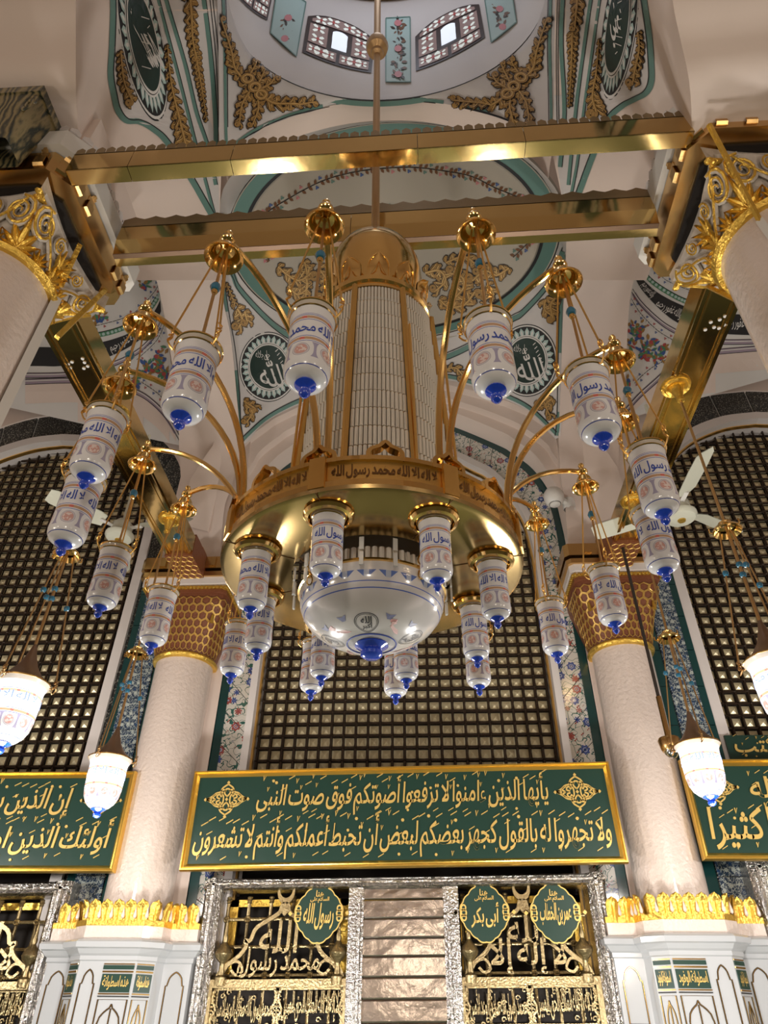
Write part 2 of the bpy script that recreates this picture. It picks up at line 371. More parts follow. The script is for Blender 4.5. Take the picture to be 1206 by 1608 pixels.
def ticks(m, fr, x0, x1, z0, z1, c, n, h, rnd):
    """vowel marks: short slanted strokes and hooks between the letters"""
    for i in range(n):
        x = x0+(x1-x0)*(i+rnd.random()*.7)/n; z = z0+(z1-z0)*rnd.random(); k = rnd.random(); w = h*.16
        if k < .5: q = [(x, z), (x+h*1.2, z+h*.65), (x+h*1.2, z+h*.65+w), (x, z+w)]
        elif k < .8: q = [(x, z+h), (x+w*.5, z), (x+h*.55, z+h), (x+h*.45, z+h), (x+w, z+w*2), (x+w, z+h)]
        else: q = [(x+h*.3*math.cos(a), z+h*.3*math.sin(a)) for a in (0, 1, 2.1, 3.1, 4.2, 5.2)]
        m.prism(q, fr, 0, c)

# ------------------------------------------------------------------ painting on a curved surface: a drawing is dropped onto it and lies on it
class Surf:
    def __init__(s, *ms):
        vs = []; fs = []
        for m in ms:
            n = len(vs); vs += [Vector(v) for v in m.v]; fs += [[n+i for i in f] for f in m.f]
        s.b = BVHTree.FromPolygons(vs, fs)
    def hit(s, u, v, o=.004):
        d = ray(u, v).normalized(); p, n, i, dist = s.b.ray_cast(CAM, d)
        if p is None: return None
        if n.dot(d) > 0: n = -n
        return p+n*o
    def ribbon(s, m, pts, w, o=.004, mi=0, n=None, smooth=True, taper=False):
        pts = cr(pts, n or max(4, len(pts)*5)) if smooth and len(pts) > 2 else pts
        L = []; R = []
        for i, p in enumerate(pts):
            a = pts[max(i-1, 0)]; b = pts[min(i+1, len(pts)-1)]; dx, dy = b[0]-a[0], b[1]-a[1]; l = math.hypot(dx, dy) or 1
            ww = w if not isinstance(w, (list, tuple)) else w[0]+(w[1]-w[0])*i/(len(pts)-1)
            if taper: ww *= math.sin(PI*(i+.4)/len(pts))
            nx, ny = -dy/l*ww/2, dx/l*ww/2
            h1, h2 = s.hit(p[0]+nx, p[1]+ny, o), s.hit(p[0]-nx, p[1]-ny, o)
            if h1 is None or h2 is None:
                if len(L) > 1: m.grid([L, R], mi)
                L = []; R = []; continue
            L.append(h1); R.append(h2)
        if len(L) > 1: m.grid([L, R], mi)
    def poly(s, m, pts, o=.004, mi=0):
        hs = [s.hit(u, v, o) for u, v in pts]
        if any(h is None for h in hs): return
        m.add(hs, [tuple(t) for t in tessellate_polygon([[Vector((u, v, 0)) for u, v in pts]])], mi)
    def ring(s, m, c, r0, r1, o=.004, mi=0, n=40, tilt=0.0, a0=0, a1=2*PI):
        """elliptic ring; r0, r1 = (rx, ry) inner and outer"""
        rows = []
        k = 1 if r0[0] > 0 else 4
        ct, stt = math.cos(tilt), math.sin(tilt)
        for i in range(k+1):
            f = i/k; row = []
            for j in range(n+1):
                a = a0+(a1-a0)*j/n; x = (r0[0]+(r1[0]-r0[0])*f)*math.cos(a); y = (r0[1]+(r1[1]-r0[1])*f)*math.sin(a)
                h = s.hit(c[0]+x*ct-y*stt, c[1]+x*stt+y*ct, o); row.append(h)
            rows.append(row)
        for i in range(k):
            for j in range(n):
                q = (rows[i][j], rows[i][j+1], rows[i+1][j+1], rows[i+1][j])
                if all(x is not None for x in q): m.add(q, [(0, 1, 2, 3)], mi)
    def leaf(s, m, p, ang, ln, w, o, mi=0):
        c, sn = math.cos(ang), math.sin(ang)
        q = [(0, 0), (.25, .42), (.6, .5), (1, 0), (.6, -.5), (.25, -.42)]
        s.poly(m, [(p[0]+c*a*ln-sn*b*w, p[1]+sn*a*ln+c*b*w) for a, b in q], o, mi)
    def foliage(s, m, path, w0, w1, rnd, dens=1.0, o=.006):
        """a gilt acanthus spray along a path: dark outline, gilt leaves, light ribs (materials 0, 1, 2)"""
        L = sum(math.hypot(path[i+1][0]-path[i][0], path[i+1][1]-path[i][1]) for i in range(len(path)-1))
        n = max(4, int(L/(.40*(w0+w1)/2)*dens)); pts = cr(path, n+1)
        s.ribbon(m, pts, [w0*.40+2.4, w1*.30+2.0], o, 0, smooth=False)
        for i in range(n):
            f = i/n; w = w0+(w1-w0)*f; p = pts[i]; q = pts[i+1]; a = math.atan2(q[1]-p[1], q[0]-p[0])
            for sd in (-1, 1):
                big = (i+(sd > 0)) % 2; b = a+sd*((.55 if big else 1.15)+.3*rnd.random()); ln = w*((.85 if big else .55)+.2*rnd.random()); ww = w*(.34 if big else .44); k = o+.0012*((i*2+(sd > 0)) % 5)
                tip = (p[0]+math.cos(b)*ln*.75, p[1]+math.sin(b)*ln*.75); cb = b-sd*1.1
                s.leaf(m, (p[0]-math.cos(b)*1.2, p[1]-math.sin(b)*1.2), b, ln+2.6, ww+2.4, k+.003, 0); s.leaf(m, tip, cb, ln*.5+1.8, ww*.8+1.8, k+.003, 0)
                s.leaf(m, p, b, ln, ww, k+.006, 1); s.leaf(m, tip, cb, ln*.5, ww*.8, k+.0065, 1)
                s.ribbon(m, [(p[0]+math.cos(b)*ln*.12, p[1]+math.sin(b)*ln*.12), tip], ww*.20, k+.009, 2, smooth=False)
                s.ribbon(m, [(p[0]+math.cos(b+sd*.25)*ln*.15, p[1]+math.sin(b+sd*.25)*ln*.15), (p[0]+math.cos(b+sd*.16)*ln*.7, p[1]+math.sin(b+sd*.16)*ln*.7)], .9, k+.009, 0, smooth=False)
        s.ribbon(m, pts, [w0*.26, w1*.2], o+.014, 1, smooth=False); s.ribbon(m, pts, [w0*.07, w1*.06], o+.016, 2, smooth=False)
        e = pts[-1]; g = pts[-2]; a = math.atan2(e[1]-g[1], e[0]-g[0]); r = w1*.36; c = (e[0]-math.sin(a)*r, e[1]+math.cos(a)*r)
        q = [(c[0]+r*(1-k/20)*math.cos(a-PI/2+k*.5), c[1]+r*(1-k/20)*math.sin(a-PI/2+k*.5)) for k in range(17)]
        s.ribbon(m, q, w1*.26+1.8, o+.012, 0, smooth=False); s.ribbon(m, q, w1*.26, o+.016, 1, smooth=False)
    def vine(s, m, path, step, size, cols, o=.005, stem=1.2):
        """stem (material 0) with leaf pairs (1) and berries (cols)"""
        L = sum(math.hypot(path[i+1][0]-path[i][0], path[i+1][1]-path[i][1]) for i in range(len(path)-1))
        n = max(3, int(L/step)); pts = cr(path, n+1); s.ribbon(m, pts, stem, o, 0, smooth=False)
        for i in range(n):
            p = pts[i]; q = pts[i+1]; a = math.atan2(q[1]-p[1], q[0]-p[0])
            for sd in (-1, 1):
                if i % 3 == (0 if sd > 0 else 1):
                    cx, cy = p[0]+math.cos(a+sd*1.4)*size, p[1]+math.sin(a+sd*1.4)*size; cm = cols[(i//3) % len(cols)]
                    for e in range(3): s.ring(m, (cx+math.cos(e*2.1)*size*.28, cy+math.sin(e*2.1)*size*.28), (0, 0), (size*.24, size*.24), o+.002, cm, n=6)
                else: s.leaf(m, p, a+sd*1.0, size*1.35, size*.75, o+.001, 1)
    def roundel(s, m, c, rx, ry, tilt=0.0):
        """round painted medallion: 0 black, 1 white, 2 pale green, 3 dark green"""
        for r0, r1, mi, o in ((0, 1.0, 0, .004), (0, .975, 1, .007), (0, .935, 0, .010), (0, .70, 1, .016), (0, .668, 0, .019), (0, .655, 1, .022), (0, .615, 3, .025)):
            s.ring(m, c, (rx*r0, ry*r0), (rx*r1, ry*r1), o, mi, 48, tilt)
        n = 28; ct, stt = math.cos(tilt), math.sin(tilt)
        for i in range(n):
            a = 2*PI*i/n; q = []
            for k, (rr, da) in enumerate([(.70, -.085), (.80, -.095), (.905, 0), (.80, .095), (.70, .085)]):
                x, y = rx*rr*math.cos(a+da), ry*rr*math.sin(a+da); q.append((c[0]+x*ct-y*stt, c[1]+x*stt+y*ct))
            s.poly(m, q, .013, 2)
            q = []
            for rr, da in [(.70, -.03), (.77, -.04), (.85, 0), (.77, .04), (.70, .03)]:
                x, y = rx*rr*math.cos(a+da), ry*rr*math.sin(a+da); q.append((c[0]+x*ct-y*stt, c[1]+x*stt+y*ct))
            s.poly(m, q, .0145, 1)
    def text(s, m, txt, c, w, h, o=.012, mi=1, tilt=0.0, bold=.012, shear=0):
        vs, fs, asp = text2d(txt, bold, 0, 2); ct, stt = math.cos(tilt), math.sin(tilt); out = []
        for a, b, e in vs:
            x = (a-.5)*w-shear*(b-.5)*h; y = -(b-.5)*h; out.append(s.hit(c[0]+x*ct-y*stt, c[1]+x*stt+y*ct, o))
        fs = [f for f in fs if all(out[i] is not None for i in f)]
        keep = sorted({i for f in fs for i in f}); mp = {i: k for k, i in enumerate(keep)}
        m.add([out[i] for i in keep], [tuple(mp[i] for i in f) for f in fs], mi)

# ================================================================== STRUCTURE
def patch(rows, nu=10, nv=10):
    a = [cr([tuple(p) for p in r], nu) for r in rows]
    cols = [cr([a[i][j] for i in range(len(a))], nv) for j in range(nu)]
    m = M(); m.grid(cols); return m
def ell(c, a, b, z, th, k=1.0): return Vector((c[0]+a*k*math.cos(th), c[1]+b*k*math.sin(th), z))
fl = M().box(-14, 14, -10, 12, -1.7, -1.6).obj('floor', CARPET, kind='structure')
shell = M().box(-14, 14, -10.2, -10, -1.6, 11.5).obj('wall_front', PLASTER, kind='structure')
M().box(-14.2, -14, -10, 12, -1.6, 11.5).obj('wall_left', PLASTER, kind='structure'); M().box(14, 14.2, -10, 12, -1.6, 11.5).obj('wall_right', PLASTER, kind='structure')
CEIL = thing('ceiling', None, None, kind='structure')
M().box(-14, 14, -10, 12, 11.5, 11.7).obj('roof_slab', PLASTER, CEIL)

# ---- dome above the chandelier: ring, leaning drum with stained windows, cap
C1, A1, B1, Z1 = (0.047, 2.154), 1.447, .808, 7.40
prof1 = [(1.0, 7.40), (1.035, 7.44), (1.03, 7.6), (.985, 7.8), (.97, 8.2), (.94, 8.9), (.90, 9.6), (.86, 9.9), (.93, 9.95), (.93, 10.05), (.8, 10.3), (.5, 10.8), (.05, 11.1)]
drum = M(); drum.grid([[ell(C1, A1, B1, z, 2*PI*j/64, k) for j in range(65)] for k, z in prof1])
DRUM = drum.obj('dome_drum', PLASTER_W, CEIL); S_DRUM = Surf(drum)
# far pendentives of that dome
def pend1(side):
    mir = (lambda u: u) if side < 0 else (lambda u: 1206-u)
    th = [math.radians(a) for a in (172, 160, 148, 136, 126, 116, 106, 98, 91)]
    if side > 0: th = [PI-t for t in th]
    ringp = [ell(C1, A1, B1, Z1, t) for t in th]
    lx = [(340, -70, 6.95), (341, -10, 6.9), (343, 60, 6.85), (344, 130, 6.8)] if side < 0 else [(872, -70, 6.95), (873, -10, 6.9), (872, 60, 6.85), (872, 130, 6.8)]
    o = [P(u, v, Z=z) for u, v, z in lx]
    cor = P(349, 250, Y=2.98) if side < 0 else P(866, 245, Y=2.98)
    arch = [(395, 210), (455, 185), (530, 163), (603, 156.5)] if side < 0 else [(812, 195), (750, 174), (675, 159), (603, 156.5)]
    o += [cor]+[P(u, v, Y=2.98) for u, v in arch]
    rows = []
    for i in range(9):
        a, b = ringp[i], Vector(o[i]); mid = (a+b)/2+Vector((0, 0, .10*min(1, (a-b).length)))
        rows.append([a, mid, b])
    return patch(rows, 9, 28)
mpl, mpr = pend1(-1), pend1(1)
PEND_L = mpl.obj('pendentive', VAULT_W, CEIL); PEND_R = mpr.obj('pendentive', VAULT_W, CEIL)
# soffit of the arch between the two bays
apx = [(349, 250), (375, 224), (420, 197), (480, 176), (540, 162), (603, 156.5), (670, 158.5), (740, 172), (800, 190), (840, 214), (866, 245)]
af = [P(u, v, Y=2.98) for u, v in apx]
mso = patch([[p, p+Vector((0, .10, .02)), p+Vector((0, .20, 0))] for p in af], 5, 40)
mso.obj('arch_soffit', PLASTER, CEIL)
S_D1 = Surf(mpl, mpr, mso)
# ---- piers and haunches beside the dome (surface runs from the pier edge to the pendentive border)
def haunch(side):
    vs = (-80, 0, 60, 120, 180, 229, 285, 342, 400, 440)
    ys = (1.25, 1.44, 1.60, 1.75, 1.98, 2.15, 2.42, 2.78, 3.1, 3.25); ye = (1.75, 1.93, 2.2, 2.5, 2.76, 2.97, 3.2, 3.6, 4.2, 4.5)
    if side < 0: xs = (122, 119, 119, 119, 121, 124, 140, 165, 190, 205); xe = (341, 342, 344, 345, 346, 349, 347, 345, 346, 349)
    else: xs = (1050, 1056, 1068, 1081, 1086, 1084, 1072, 1052, 1030, 1015); xe = (872, 872, 871, 871, 869, 866, 877, 888, 889, 886)
    rows = []
    for v, a, b, y0, y1 in zip(vs, xs, xe, ys, ye):
        rows.append([P(a+(b-a)*k, v, Y=y0+(y1-y0)*(k**.8)) for k in (0, .2, .4, .6, .8, 1)])
    return patch(rows, 16, 30)
def pier_front(side):
    rows = []
    for v, a, y in ((-80, 122, 1.25), (0, 119, 1.44), (60, 119, 1.60), (120, 119, 1.75), (180, 121, 1.98), (229, 124, 2.15), (262, 126, 2.3)):
        if side > 0: a = {-80: 1050, 0: 1056, 60: 1068, 120: 1081, 180: 1086, 229: 1084, 262: 1080}[v]
        e = P(a, v, Y=y); rows.append([e, e+Vector((side*.6, -.03, .0)), e+Vector((side*1.6, -.03, 0))])
    return patch(rows, 6, 20)
mhl, mhr = haunch(-1), haunch(1)
HL = mhl.obj('vault_haunch', PLASTER, CEIL); HR = mhr.obj('vault_haunch', PLASTER, CEIL)
pier_front(-1).obj('pier_face', PLASTER, CEIL); pier_front(1).obj('pier_face', PLASTER, CEIL)
S_HL, S_HR = Surf(mhl), Surf(mhr)

# ---- second dome over the bay before the wall
C2, A2, B2, Z2 = (-.016, 4.794), 2.052, 1.457, 7.80
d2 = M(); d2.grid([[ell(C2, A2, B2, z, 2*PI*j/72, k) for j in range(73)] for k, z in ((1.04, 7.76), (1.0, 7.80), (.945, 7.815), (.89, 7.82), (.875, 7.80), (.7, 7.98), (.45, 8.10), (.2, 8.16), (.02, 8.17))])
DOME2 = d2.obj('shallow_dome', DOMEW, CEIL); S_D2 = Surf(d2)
tl = M(); tl.grid([[ell(C2, A2, B2, 7.803-.0004, 2*PI*j/96, k) for j in range(97)] for k in (.985, .905)], 0)
tl.grid([[ell(C2, A2, B2, 7.799, 2*PI*j/96, k) for j in range(97)] for k in (1.004, .993)], 1)
tl.grid([[ell(C2, A2, B2, 7.799, 2*PI*j/96, k) for j in range(97)] for k in (.905, .885)], 1)
tl.obj('painted_ring', [TEAL, BLACK], DOME2, smooth=False)
def pend2(side):
    # far pendentive with the roundel
    if side < 0: bd = [(345, 335, 4.3), (345, 400, 4.75), (349, 465, 5.3), (362, 527, 5.8), (371, 614, 6.4), (377, 699, 6.8), (412, 666, 6.8), (449, 644, 6.8), (492, 626.6, 6.8), (545, 607, 6.8), (603, 595, 6.8)]
    else: bd = [(889, 330, 4.3), (889, 400, 4.75), (886, 465, 5.3), (883, 527, 5.8), (880, 620, 6.4), (877, 690, 6.8), (834, 648, 6.8), (791, 626, 6.8), (743, 607, 6.8), (694, 596, 6.8), (603, 595, 6.8)]
    o = [P(u, v, Y=y) for u, v, y in bd]
    th = [math.radians(a) for a in (200, 187, 174, 162, 150, 138, 128, 118, 108, 99, 90)]
    if side > 0: th = [PI-t for t in th]
    rows = []
    for i, t in enumerate(th):
        a = ell(C2, A2, B2, 7.79, t); b = o[i]; rows.append([a, (a+b)/2+Vector((0, 0, .12))*min(1, (a-b).length*.5), b])
    return patch(rows, 10, 34)
def pend2near(side):
    th = [math.radians(a) for a in ((200, 215, 230, 245, 258, 270))]
    if side > 0: th = [PI-t for t in th]
    c = [P(345, 335, Y=4.3) if side < 0 else P(889, 330, Y=4.3)]
    idx = (0, 2, 3, 4, 5) if side < 0 else (10, 8, 7, 6, 5)
    o = c+[af[i]+Vector((0, .2, 0)) for i in idx]
    rows = []
    for a, b in zip([ell(C2, A2, B2, 7.79, t) for t in th], o): rows.append([a, (a+b)/2, b])
    return patch(rows, 6, 20)
m2l, m2r, n2l, n2r = pend2(-1), pend2(1), pend2near(-1), pend2near(1)
P2L = m2l.obj('pendentive', VAULT_W, CEIL); P2R = m2r.obj('pendentive', VAULT_W, CEIL); n2l.obj('pendentive', VAULT_W, CEIL); n2r.obj('pendentive', VAULT_W, CEIL)
S_P2L, S_P2R = Surf(m2l), Surf(m2r)
# ---- side arches of that bay, from the painted vaults of the neighbouring bays to the pendentive borders, going down into the wall piers
def side_arch(side):
    if side < 0:
        A = [(190, 380, 4.0), (215, 405, 4.2), (240, 425, 4.6), (255, 480, 5.2), (266, 545, 5.8), (280, 640, 6.6), (281, 700, 6.95), (283, 780, 6.95), (262, 880, 6.95)]
        B = [(345, 335, 4.25), (345, 400, 4.7), (349, 465, 5.25), (362, 527, 5.75), (371, 614, 6.35), (377, 699, 6.78), (365, 760, 6.85), (352, 800, 6.9), (345, 900, 6.95)]
    else:
        A = [(1055, 330, 4.0), (1030, 350, 4.2), (1013, 370, 4.6), (1000, 420, 5.2), (988, 480, 5.8), (982, 590, 6.6), (972, 700, 6.95), (975, 780, 6.95), (985, 890, 6.95)]
        B = [(889, 330, 4.25), (889, 400, 4.7), (886, 465, 5.25), (883, 527, 5.75), (880, 620, 6.35), (877, 690, 6.78), (882, 760, 6.85), (888, 800, 6.9), (895, 900, 6.95)]
    rows = []
    for a, b in zip(A, B):
        p, q = P(a[0], a[1], Y=a[2]), P(b[0], b[1], Y=b[2]); rows.append([p, (p*2+q)/3+Vector((0, .02, .05)), (p+q*2)/3+Vector((0, .02, .05)), q])
    return patch(rows, 10, 36)
side_arch(-1).obj('side_arch', PLASTER, CEIL); side_arch(1).obj('side_arch', PLASTER, CEIL)
# ---- painted vaults of the neighbouring bays
def neighbour(side):
    if side > 0:
        L = [(1030, 335, 5.2), (1018, 365, 5.6), (1005, 400, 6.0), (997, 425, 6.2), (988, 480, 6.5), (982, 560, 6.9), (980, 610, 7.1), (976, 660, 7.3)]
        R = [(1330, 335, 5.2), (1330, 365, 5.6), (1330, 400, 6.0), (1330, 425, 6.2), (1330, 480, 6.5), (1330, 530, 6.9), (1330, 548, 7.1), (1330, 560, 7.3)]
    else:
        L = [(215, 395, 5.2), (236, 415, 5.6), (247, 432, 6.0), (253, 470, 6.2), (262, 520, 6.5), (270, 580, 6.9), (281, 640, 7.1), (284, 700, 7.3)]
        R = [(-120, 395, 5.2), (-120, 415, 5.6), (-120, 432, 6.0), (-120, 470, 6.2), (-120, 520, 6.5), (-120, 560, 6.9), (-120, 590, 7.1), (-120, 610, 7.3)]
    rows = []
    for a, b in zip(L, R):
        rows.append([P(a[0]+(b[0]-a[0])*k, a[1]+(b[1]-a[1])*k, Y=a[2]) for k in (0, .3, .6, 1)])
    return patch(rows, 16, 30)
nbl, nbr = neighbour(-1), neighbour(1)
NBL = nbl.obj('painted_vault', WHITE, CEIL); NBR = nbr.obj('painted_vault', WHITE, CEIL); S_NL, S_NR = Surf(nbl), Surf(nbr)

# ---- back wall: slab with three arched openings, archivolts, tile bands, trims
YW = 7.50
fwall = lambda a, b, c: (a, YW-c, b)
def arch_pts(prof, x0, n=8):
    """prof: right half outline (dx, z) from the bottom up to the crown; returns left-bottom .. crown .. right-bottom"""
    r = prof[:2]+cr(prof[1:], n*len(prof))[1:] if len(prof) > 2 else prof
    return [(x0-d, z) for d, z in r[:-1]]+[(x0+d, z) for d, z in r[::-1]]
P_OUT = [(2.13, -1.6), (2.13, 5.0), (2.10, 5.75), (1.88, 6.38), (1.60, 6.73), (1.40, 6.91), (.68, 7.36), (0, 7.62)]
P_TILE = [(1.78, -1.6), (1.78, 5.0), (1.72, 5.6), (1.53, 6.05), (1.28, 6.42), (1.08, 6.58), (.55, 6.93), (0, 7.12)]
P_TRIM = [(1.70, -1.6), (1.70, 5.0), (1.64, 5.55), (1.46, 5.98), (1.21, 6.35), (1.02, 6.50), (.52, 6.85), (0, 7.02)]
S_OUT = [(2.22, -1.6), (2.22, 5.0), (2.18, 6.0), (1.95, 6.75), (1.45, 7.35), (.7, 7.75), (0, 7.86)]
S_IN = [(1.86, -1.6), (1.86, 5.0), (1.82, 5.8), (1.6, 6.5), (1.15, 7.0), (.55, 7.30), (0, 7.38)]
S_TRIM = [(1.74, -1.6), (1.74, 5.0), (1.70, 5.75), (1.49, 6.40), (1.07, 6.88), (.5, 7.17), (0, 7.25)]
XS = {-1: -5.28, 0: 0.0, 1: 5.22}
wall = M()
edges = [(-14, None)]
for k in (-1, 0, 1):
    A = arch_pts(P_OUT if k == 0 else S_OUT, XS[k]); top = [(a, 11.5) for a, b in A]
    wall.strip(A, top, fwall, -.6, 0)
wall.box(-14, XS[-1]-2.22, YW, YW+.6, -1.6, 11.5); wall.box(XS[-1]+2.22, -2.13, YW, YW+.6, -1.6, 11.5); wall.box(2.13, XS[1]-2.22, YW, YW+.6, -1.6, 11.5); wall.box(XS[1]+2.22, 14, YW, YW+.6, -1.6, 11.5)
WALL = wall.obj('wall_back', PLASTER, smooth=False, kind='structure')
M().box(-14, 14, 8.3, 8.4, -1.6, 11.5).obj('backing_wall', DARK, WALL)
# stepped pink archivolt over the middle window, up to the pendentive line
ar = M()
def arch_line(scale): return [(x*scale[0], z+scale[1]) for x, z in arch_pts(P_OUT[1:], 0)]
base = arch_pts(P_OUT[1:], 0)
lv = [(0.0, 0, 7.50), (0.0, 0, 7.22), (.16, .10, 7.20), (.165, .10, 7.08), (.34, .20, 7.04), (.345, .20, 6.92), (.52, .16, 6.86), (.75, .2, 6.82)]
rows = []
for g, dz, y in lv:
    rows.append([(x+(g*.9 if x > 0 else -g*.9)*min(1, abs(x)/1.2), y, z+g*(.45 if abs(x) < 1.9 else .1)) for x, z in base])
ar.grid(rows); ar.obj('archivolt', PLASTER, WALL)
# green edging, flower tiles
eg = M(); A = arch_pts(P_OUT, 0); B = [(x*(1-.045), z-(.07 if abs(x) < 2.0 else 0)) for x, z in A]
eg.strip(A, B, fwall, -.25, -.02); eg.obj('green_tile_edging', DGTILE, WALL, smooth=False)
# tiles one by one round the arch
def tile_ring(po, pi, x0, mat_, nseg, name, kids, rise=.0):
    A = arch_pts(po, x0, 16); B = arch_pts(pi, x0, 16)
    def lenp(L): 
        s = [0]
        for i in range(len(L)-1): s.append(s[-1]+math.hypot(L[i+1][0]-L[i][0], L[i+1][1]-L[i][1]))
        return s
    def at(L, s, t):
        t = t*s[-1]
        for i in range(len(L)-1):
            if s[i+1] >= t: f = (t-s[i])/max(1e-9, s[i+1]-s[i]); return (L[i][0]+(L[i+1][0]-L[i][0])*f, L[i][1]+(L[i+1][1]-L[i][1])*f)
        return L[-1]
    sa, sb = lenp(A), lenp(B)
    for i in range(nseg):
        g = .03 if rise else .012; t0, t1 = (i+g)/nseg, (i+1-g)/nseg; m = M()
        a = [at(A, sa, t0+(t1-t0)*k/3) for k in range(4)]; b = [at(B, sb, t0+(t1-t0)*k/3) for k in range(4)]
        if max(q[1] for q in a+b) < 1.0: continue
        m.strip(a, b, fwall, -.3, -.03+rise*random.random()); m.obj(name, mat_, kids, smooth=False)
tile_ring([(x*.955, z-(.07 if x < 2.0 else 0)) for x, z in P_OUT], P_TILE, 0, TILE, 54, 'tile', WALL)
for k in (-1, 1):
    m = M(); m.strip(arch_pts(S_OUT, XS[k], 16), arch_pts(S_IN, XS[k], 16), fwall, -.3, -.055); m.obj('joint_bed', WHITEM, WALL, smooth=False)
for k in (-1, 1): tile_ring(S_OUT, S_IN, XS[k], BLACKSTONE, 40, 'voussoir', WALL, .02)
# window trims and the three grilles
def window(k, idx, prof, zsill):
    x0 = XS[k]; w = thing('window_%d' % idx, None, None, kind='structure')
    A = arch_pts(prof[0], x0); B = arch_pts(prof[1], x0)
    fr = M(); fr.strip(A, B, fwall, -.38, .02); fr.obj('window_trim', PLASTER_W, w, smooth=False)
    B2_ = [(x0+(x-x0)*.987, z-.016) for x, z in B]; fr = M(); fr.strip(B, B2_, fwall, -.16, -.10); fr.obj('gilt_trim', GOLDS, w, smooth=False)
    ins = [(x-x0, z) for x, z in arch_pts(prof[1], x0)]
    def topz(x):
        for i in range(len(ins)-1):
            if ins[i][0] <= x <= ins[i+1][0] and ins[i+1][0] > ins[i][0]: return ins[i][1]+(ins[i+1][1]-ins[i][1])*(x-ins[i][0])/(ins[i+1][0]-ins[i][0])
        return 5.0
    hw = prof[1][0][0]-.03; p = .1385; n = int(2*hw/p); p = 2*hw/n; Y = YW+.30
    M().box(x0-hw-.05, x0+hw+.05, Y+.03, Y+.06, zsill-.2, 7.5).obj('grille_backing', DARK, w)
    sm = M(); r = .057; rr = .02
    sm.add([(-r, 0, -r), (r, 0, -r), (r, 0, r), (-r, 0, r), (-r, -.012, -r), (r, -.012, -r), (r, -.012, r), (-r, -.012, r), (0, -.042, 0)], [(0, 1, 5, 4), (1, 2, 6, 5), (2, 3, 7, 6), (3, 0, 4, 7), (4, 5, 8), (5, 6, 8), (6, 7, 8), (7, 4, 8)])
    me = sm.mesh('stud', STUD, smooth=False)
    cells = []
    for i in range(n):
        x = -hw+p*(i+.5); j = 0
        while True:
            z = zsill+p*(j+.5)
            if z+p*.4 > topz(x): break
            cells.append((x, z)); j += 1
    cells = [c for c in cells if (k == 0 or (c[0]*k < 1.1))]
    cells.sort(key=lambda c: c[1])
    rest = M()
    for i, (x, z) in enumerate(cells):
        if i < 290: link(me, 'stud', w, loc=(x0+x, Y+.02, z))
        else: rest.add([(vx+x0+x, vy+Y+.02, vz+z) for vx, vy, vz in sm.v], sm.f)
    if rest.v: rest.obj('upper_studs', STUD, w, smooth=False, kind='stuff')
    # lattice bars: uprights, rails, and the small frames and bosses between them
    for i in range(n+1):
        x = -hw+p*i
        if k and x*k > 1.2: continue
        t = topz(x if abs(x) < hw-.01 else x*.98)
        b = M(); b.box(x0+x-.009, x0+x+.009, Y-.055, Y-.025, zsill, t); b.obj('lattice_bar', BRONZE, w, smooth=False)
    j = 0
    while zsill+p*j < 7.1:
        z = zsill+p*j; xs = [x for x in [(-hw+.02*q) for q in range(int(2*hw/.02)+1)] if topz(x) > z and not (k and x*k > 1.2)]
        if not xs: break
        b = M(); b.box(x0+min(xs), x0+max(xs), Y-.05, Y-.02, z-.009, z+.009); b.obj('lattice_bar', BRONZE, w, smooth=False); j += 1
    kn = M(); q = p/2
    for x, z in cells:
        X, Zc = x0+x, z
        kn.tube([(X-q*.80, Y-.04, Zc-q*.80), (X+q*.80, Y-.04, Zc-q*.80), (X+q*.80, Y-.04, Zc+q*.80), (X-q*.80, Y-.04, Zc+q*.80)], .0055, 4, 0, closed=True)
        cx, cz = X-q, Zc-q; e = .022
        kn.add([(cx-e, Y-.05, cz), (cx, Y-.05, cz-e), (cx+e, Y-.05, cz), (cx, Y-.05, cz+e), (cx, Y-.075, cz)], [(0, 1, 4), (1, 2, 4), (2, 3, 4), (3, 0, 4)])
    kn.obj('lattice_bosses', BRONZE, w, smooth=False, kind='stuff')
    return w
window(0, 1, (P_TILE, P_TRIM), 2.30); window(-1, 2, (S_IN, S_TRIM), 2.25); window(1, 3, (S_IN, S_TRIM), 2.62)
# tile bands on the wall between columns and windows, one tile after another
def tile_band(x0, x1, z0, z1, h, m_, name, proud):
    n = max(1, round((z1-z0)/h)); h = (z1-z0)/n
    me = M().box(-(x1-x0)/2+.003, (x1-x0)/2-.003, -proud, .02, .004, h-.004).mesh(name, m_, smooth=False)
    for i in range(n): link(me, name, WALL, loc=((x0+x1)/2, YW, z0+i*h))
for s in (-1, 1):
    tile_band(min(s*2.85, s*2.97), max(s*2.85, s*2.97), .5, 4.9, .42, DGTILE, 'green_tile', .03)
    tile_band(min(s*2.97, s*3.27), max(s*2.97, s*3.27), .5, 4.9, .36, TILEB, 'blue_tile', .045)
    tile_band(min(s*3.27, s*3.36), max(s*3.27, s*3.36), .5, 4.9, .42, DGTILE, 'green_tile', .03)
# honest wall piers above the capitals (behind the arch springings)
for s in (-1, 1): M().box(min(s*2.12, s*3.0), max(s*2.12, s*3.0), 7.0, 7.5, 4.55, 7.0).obj('pier', PLASTER, WALL)

# ================================================================== PAINTED DECORATION (lies on the vaults)
rnd = random.Random(11)
def mirx(pts): return [(1206-u, v) for u, v in pts]
GM = [DARKOUT, GILT, GILT_L]
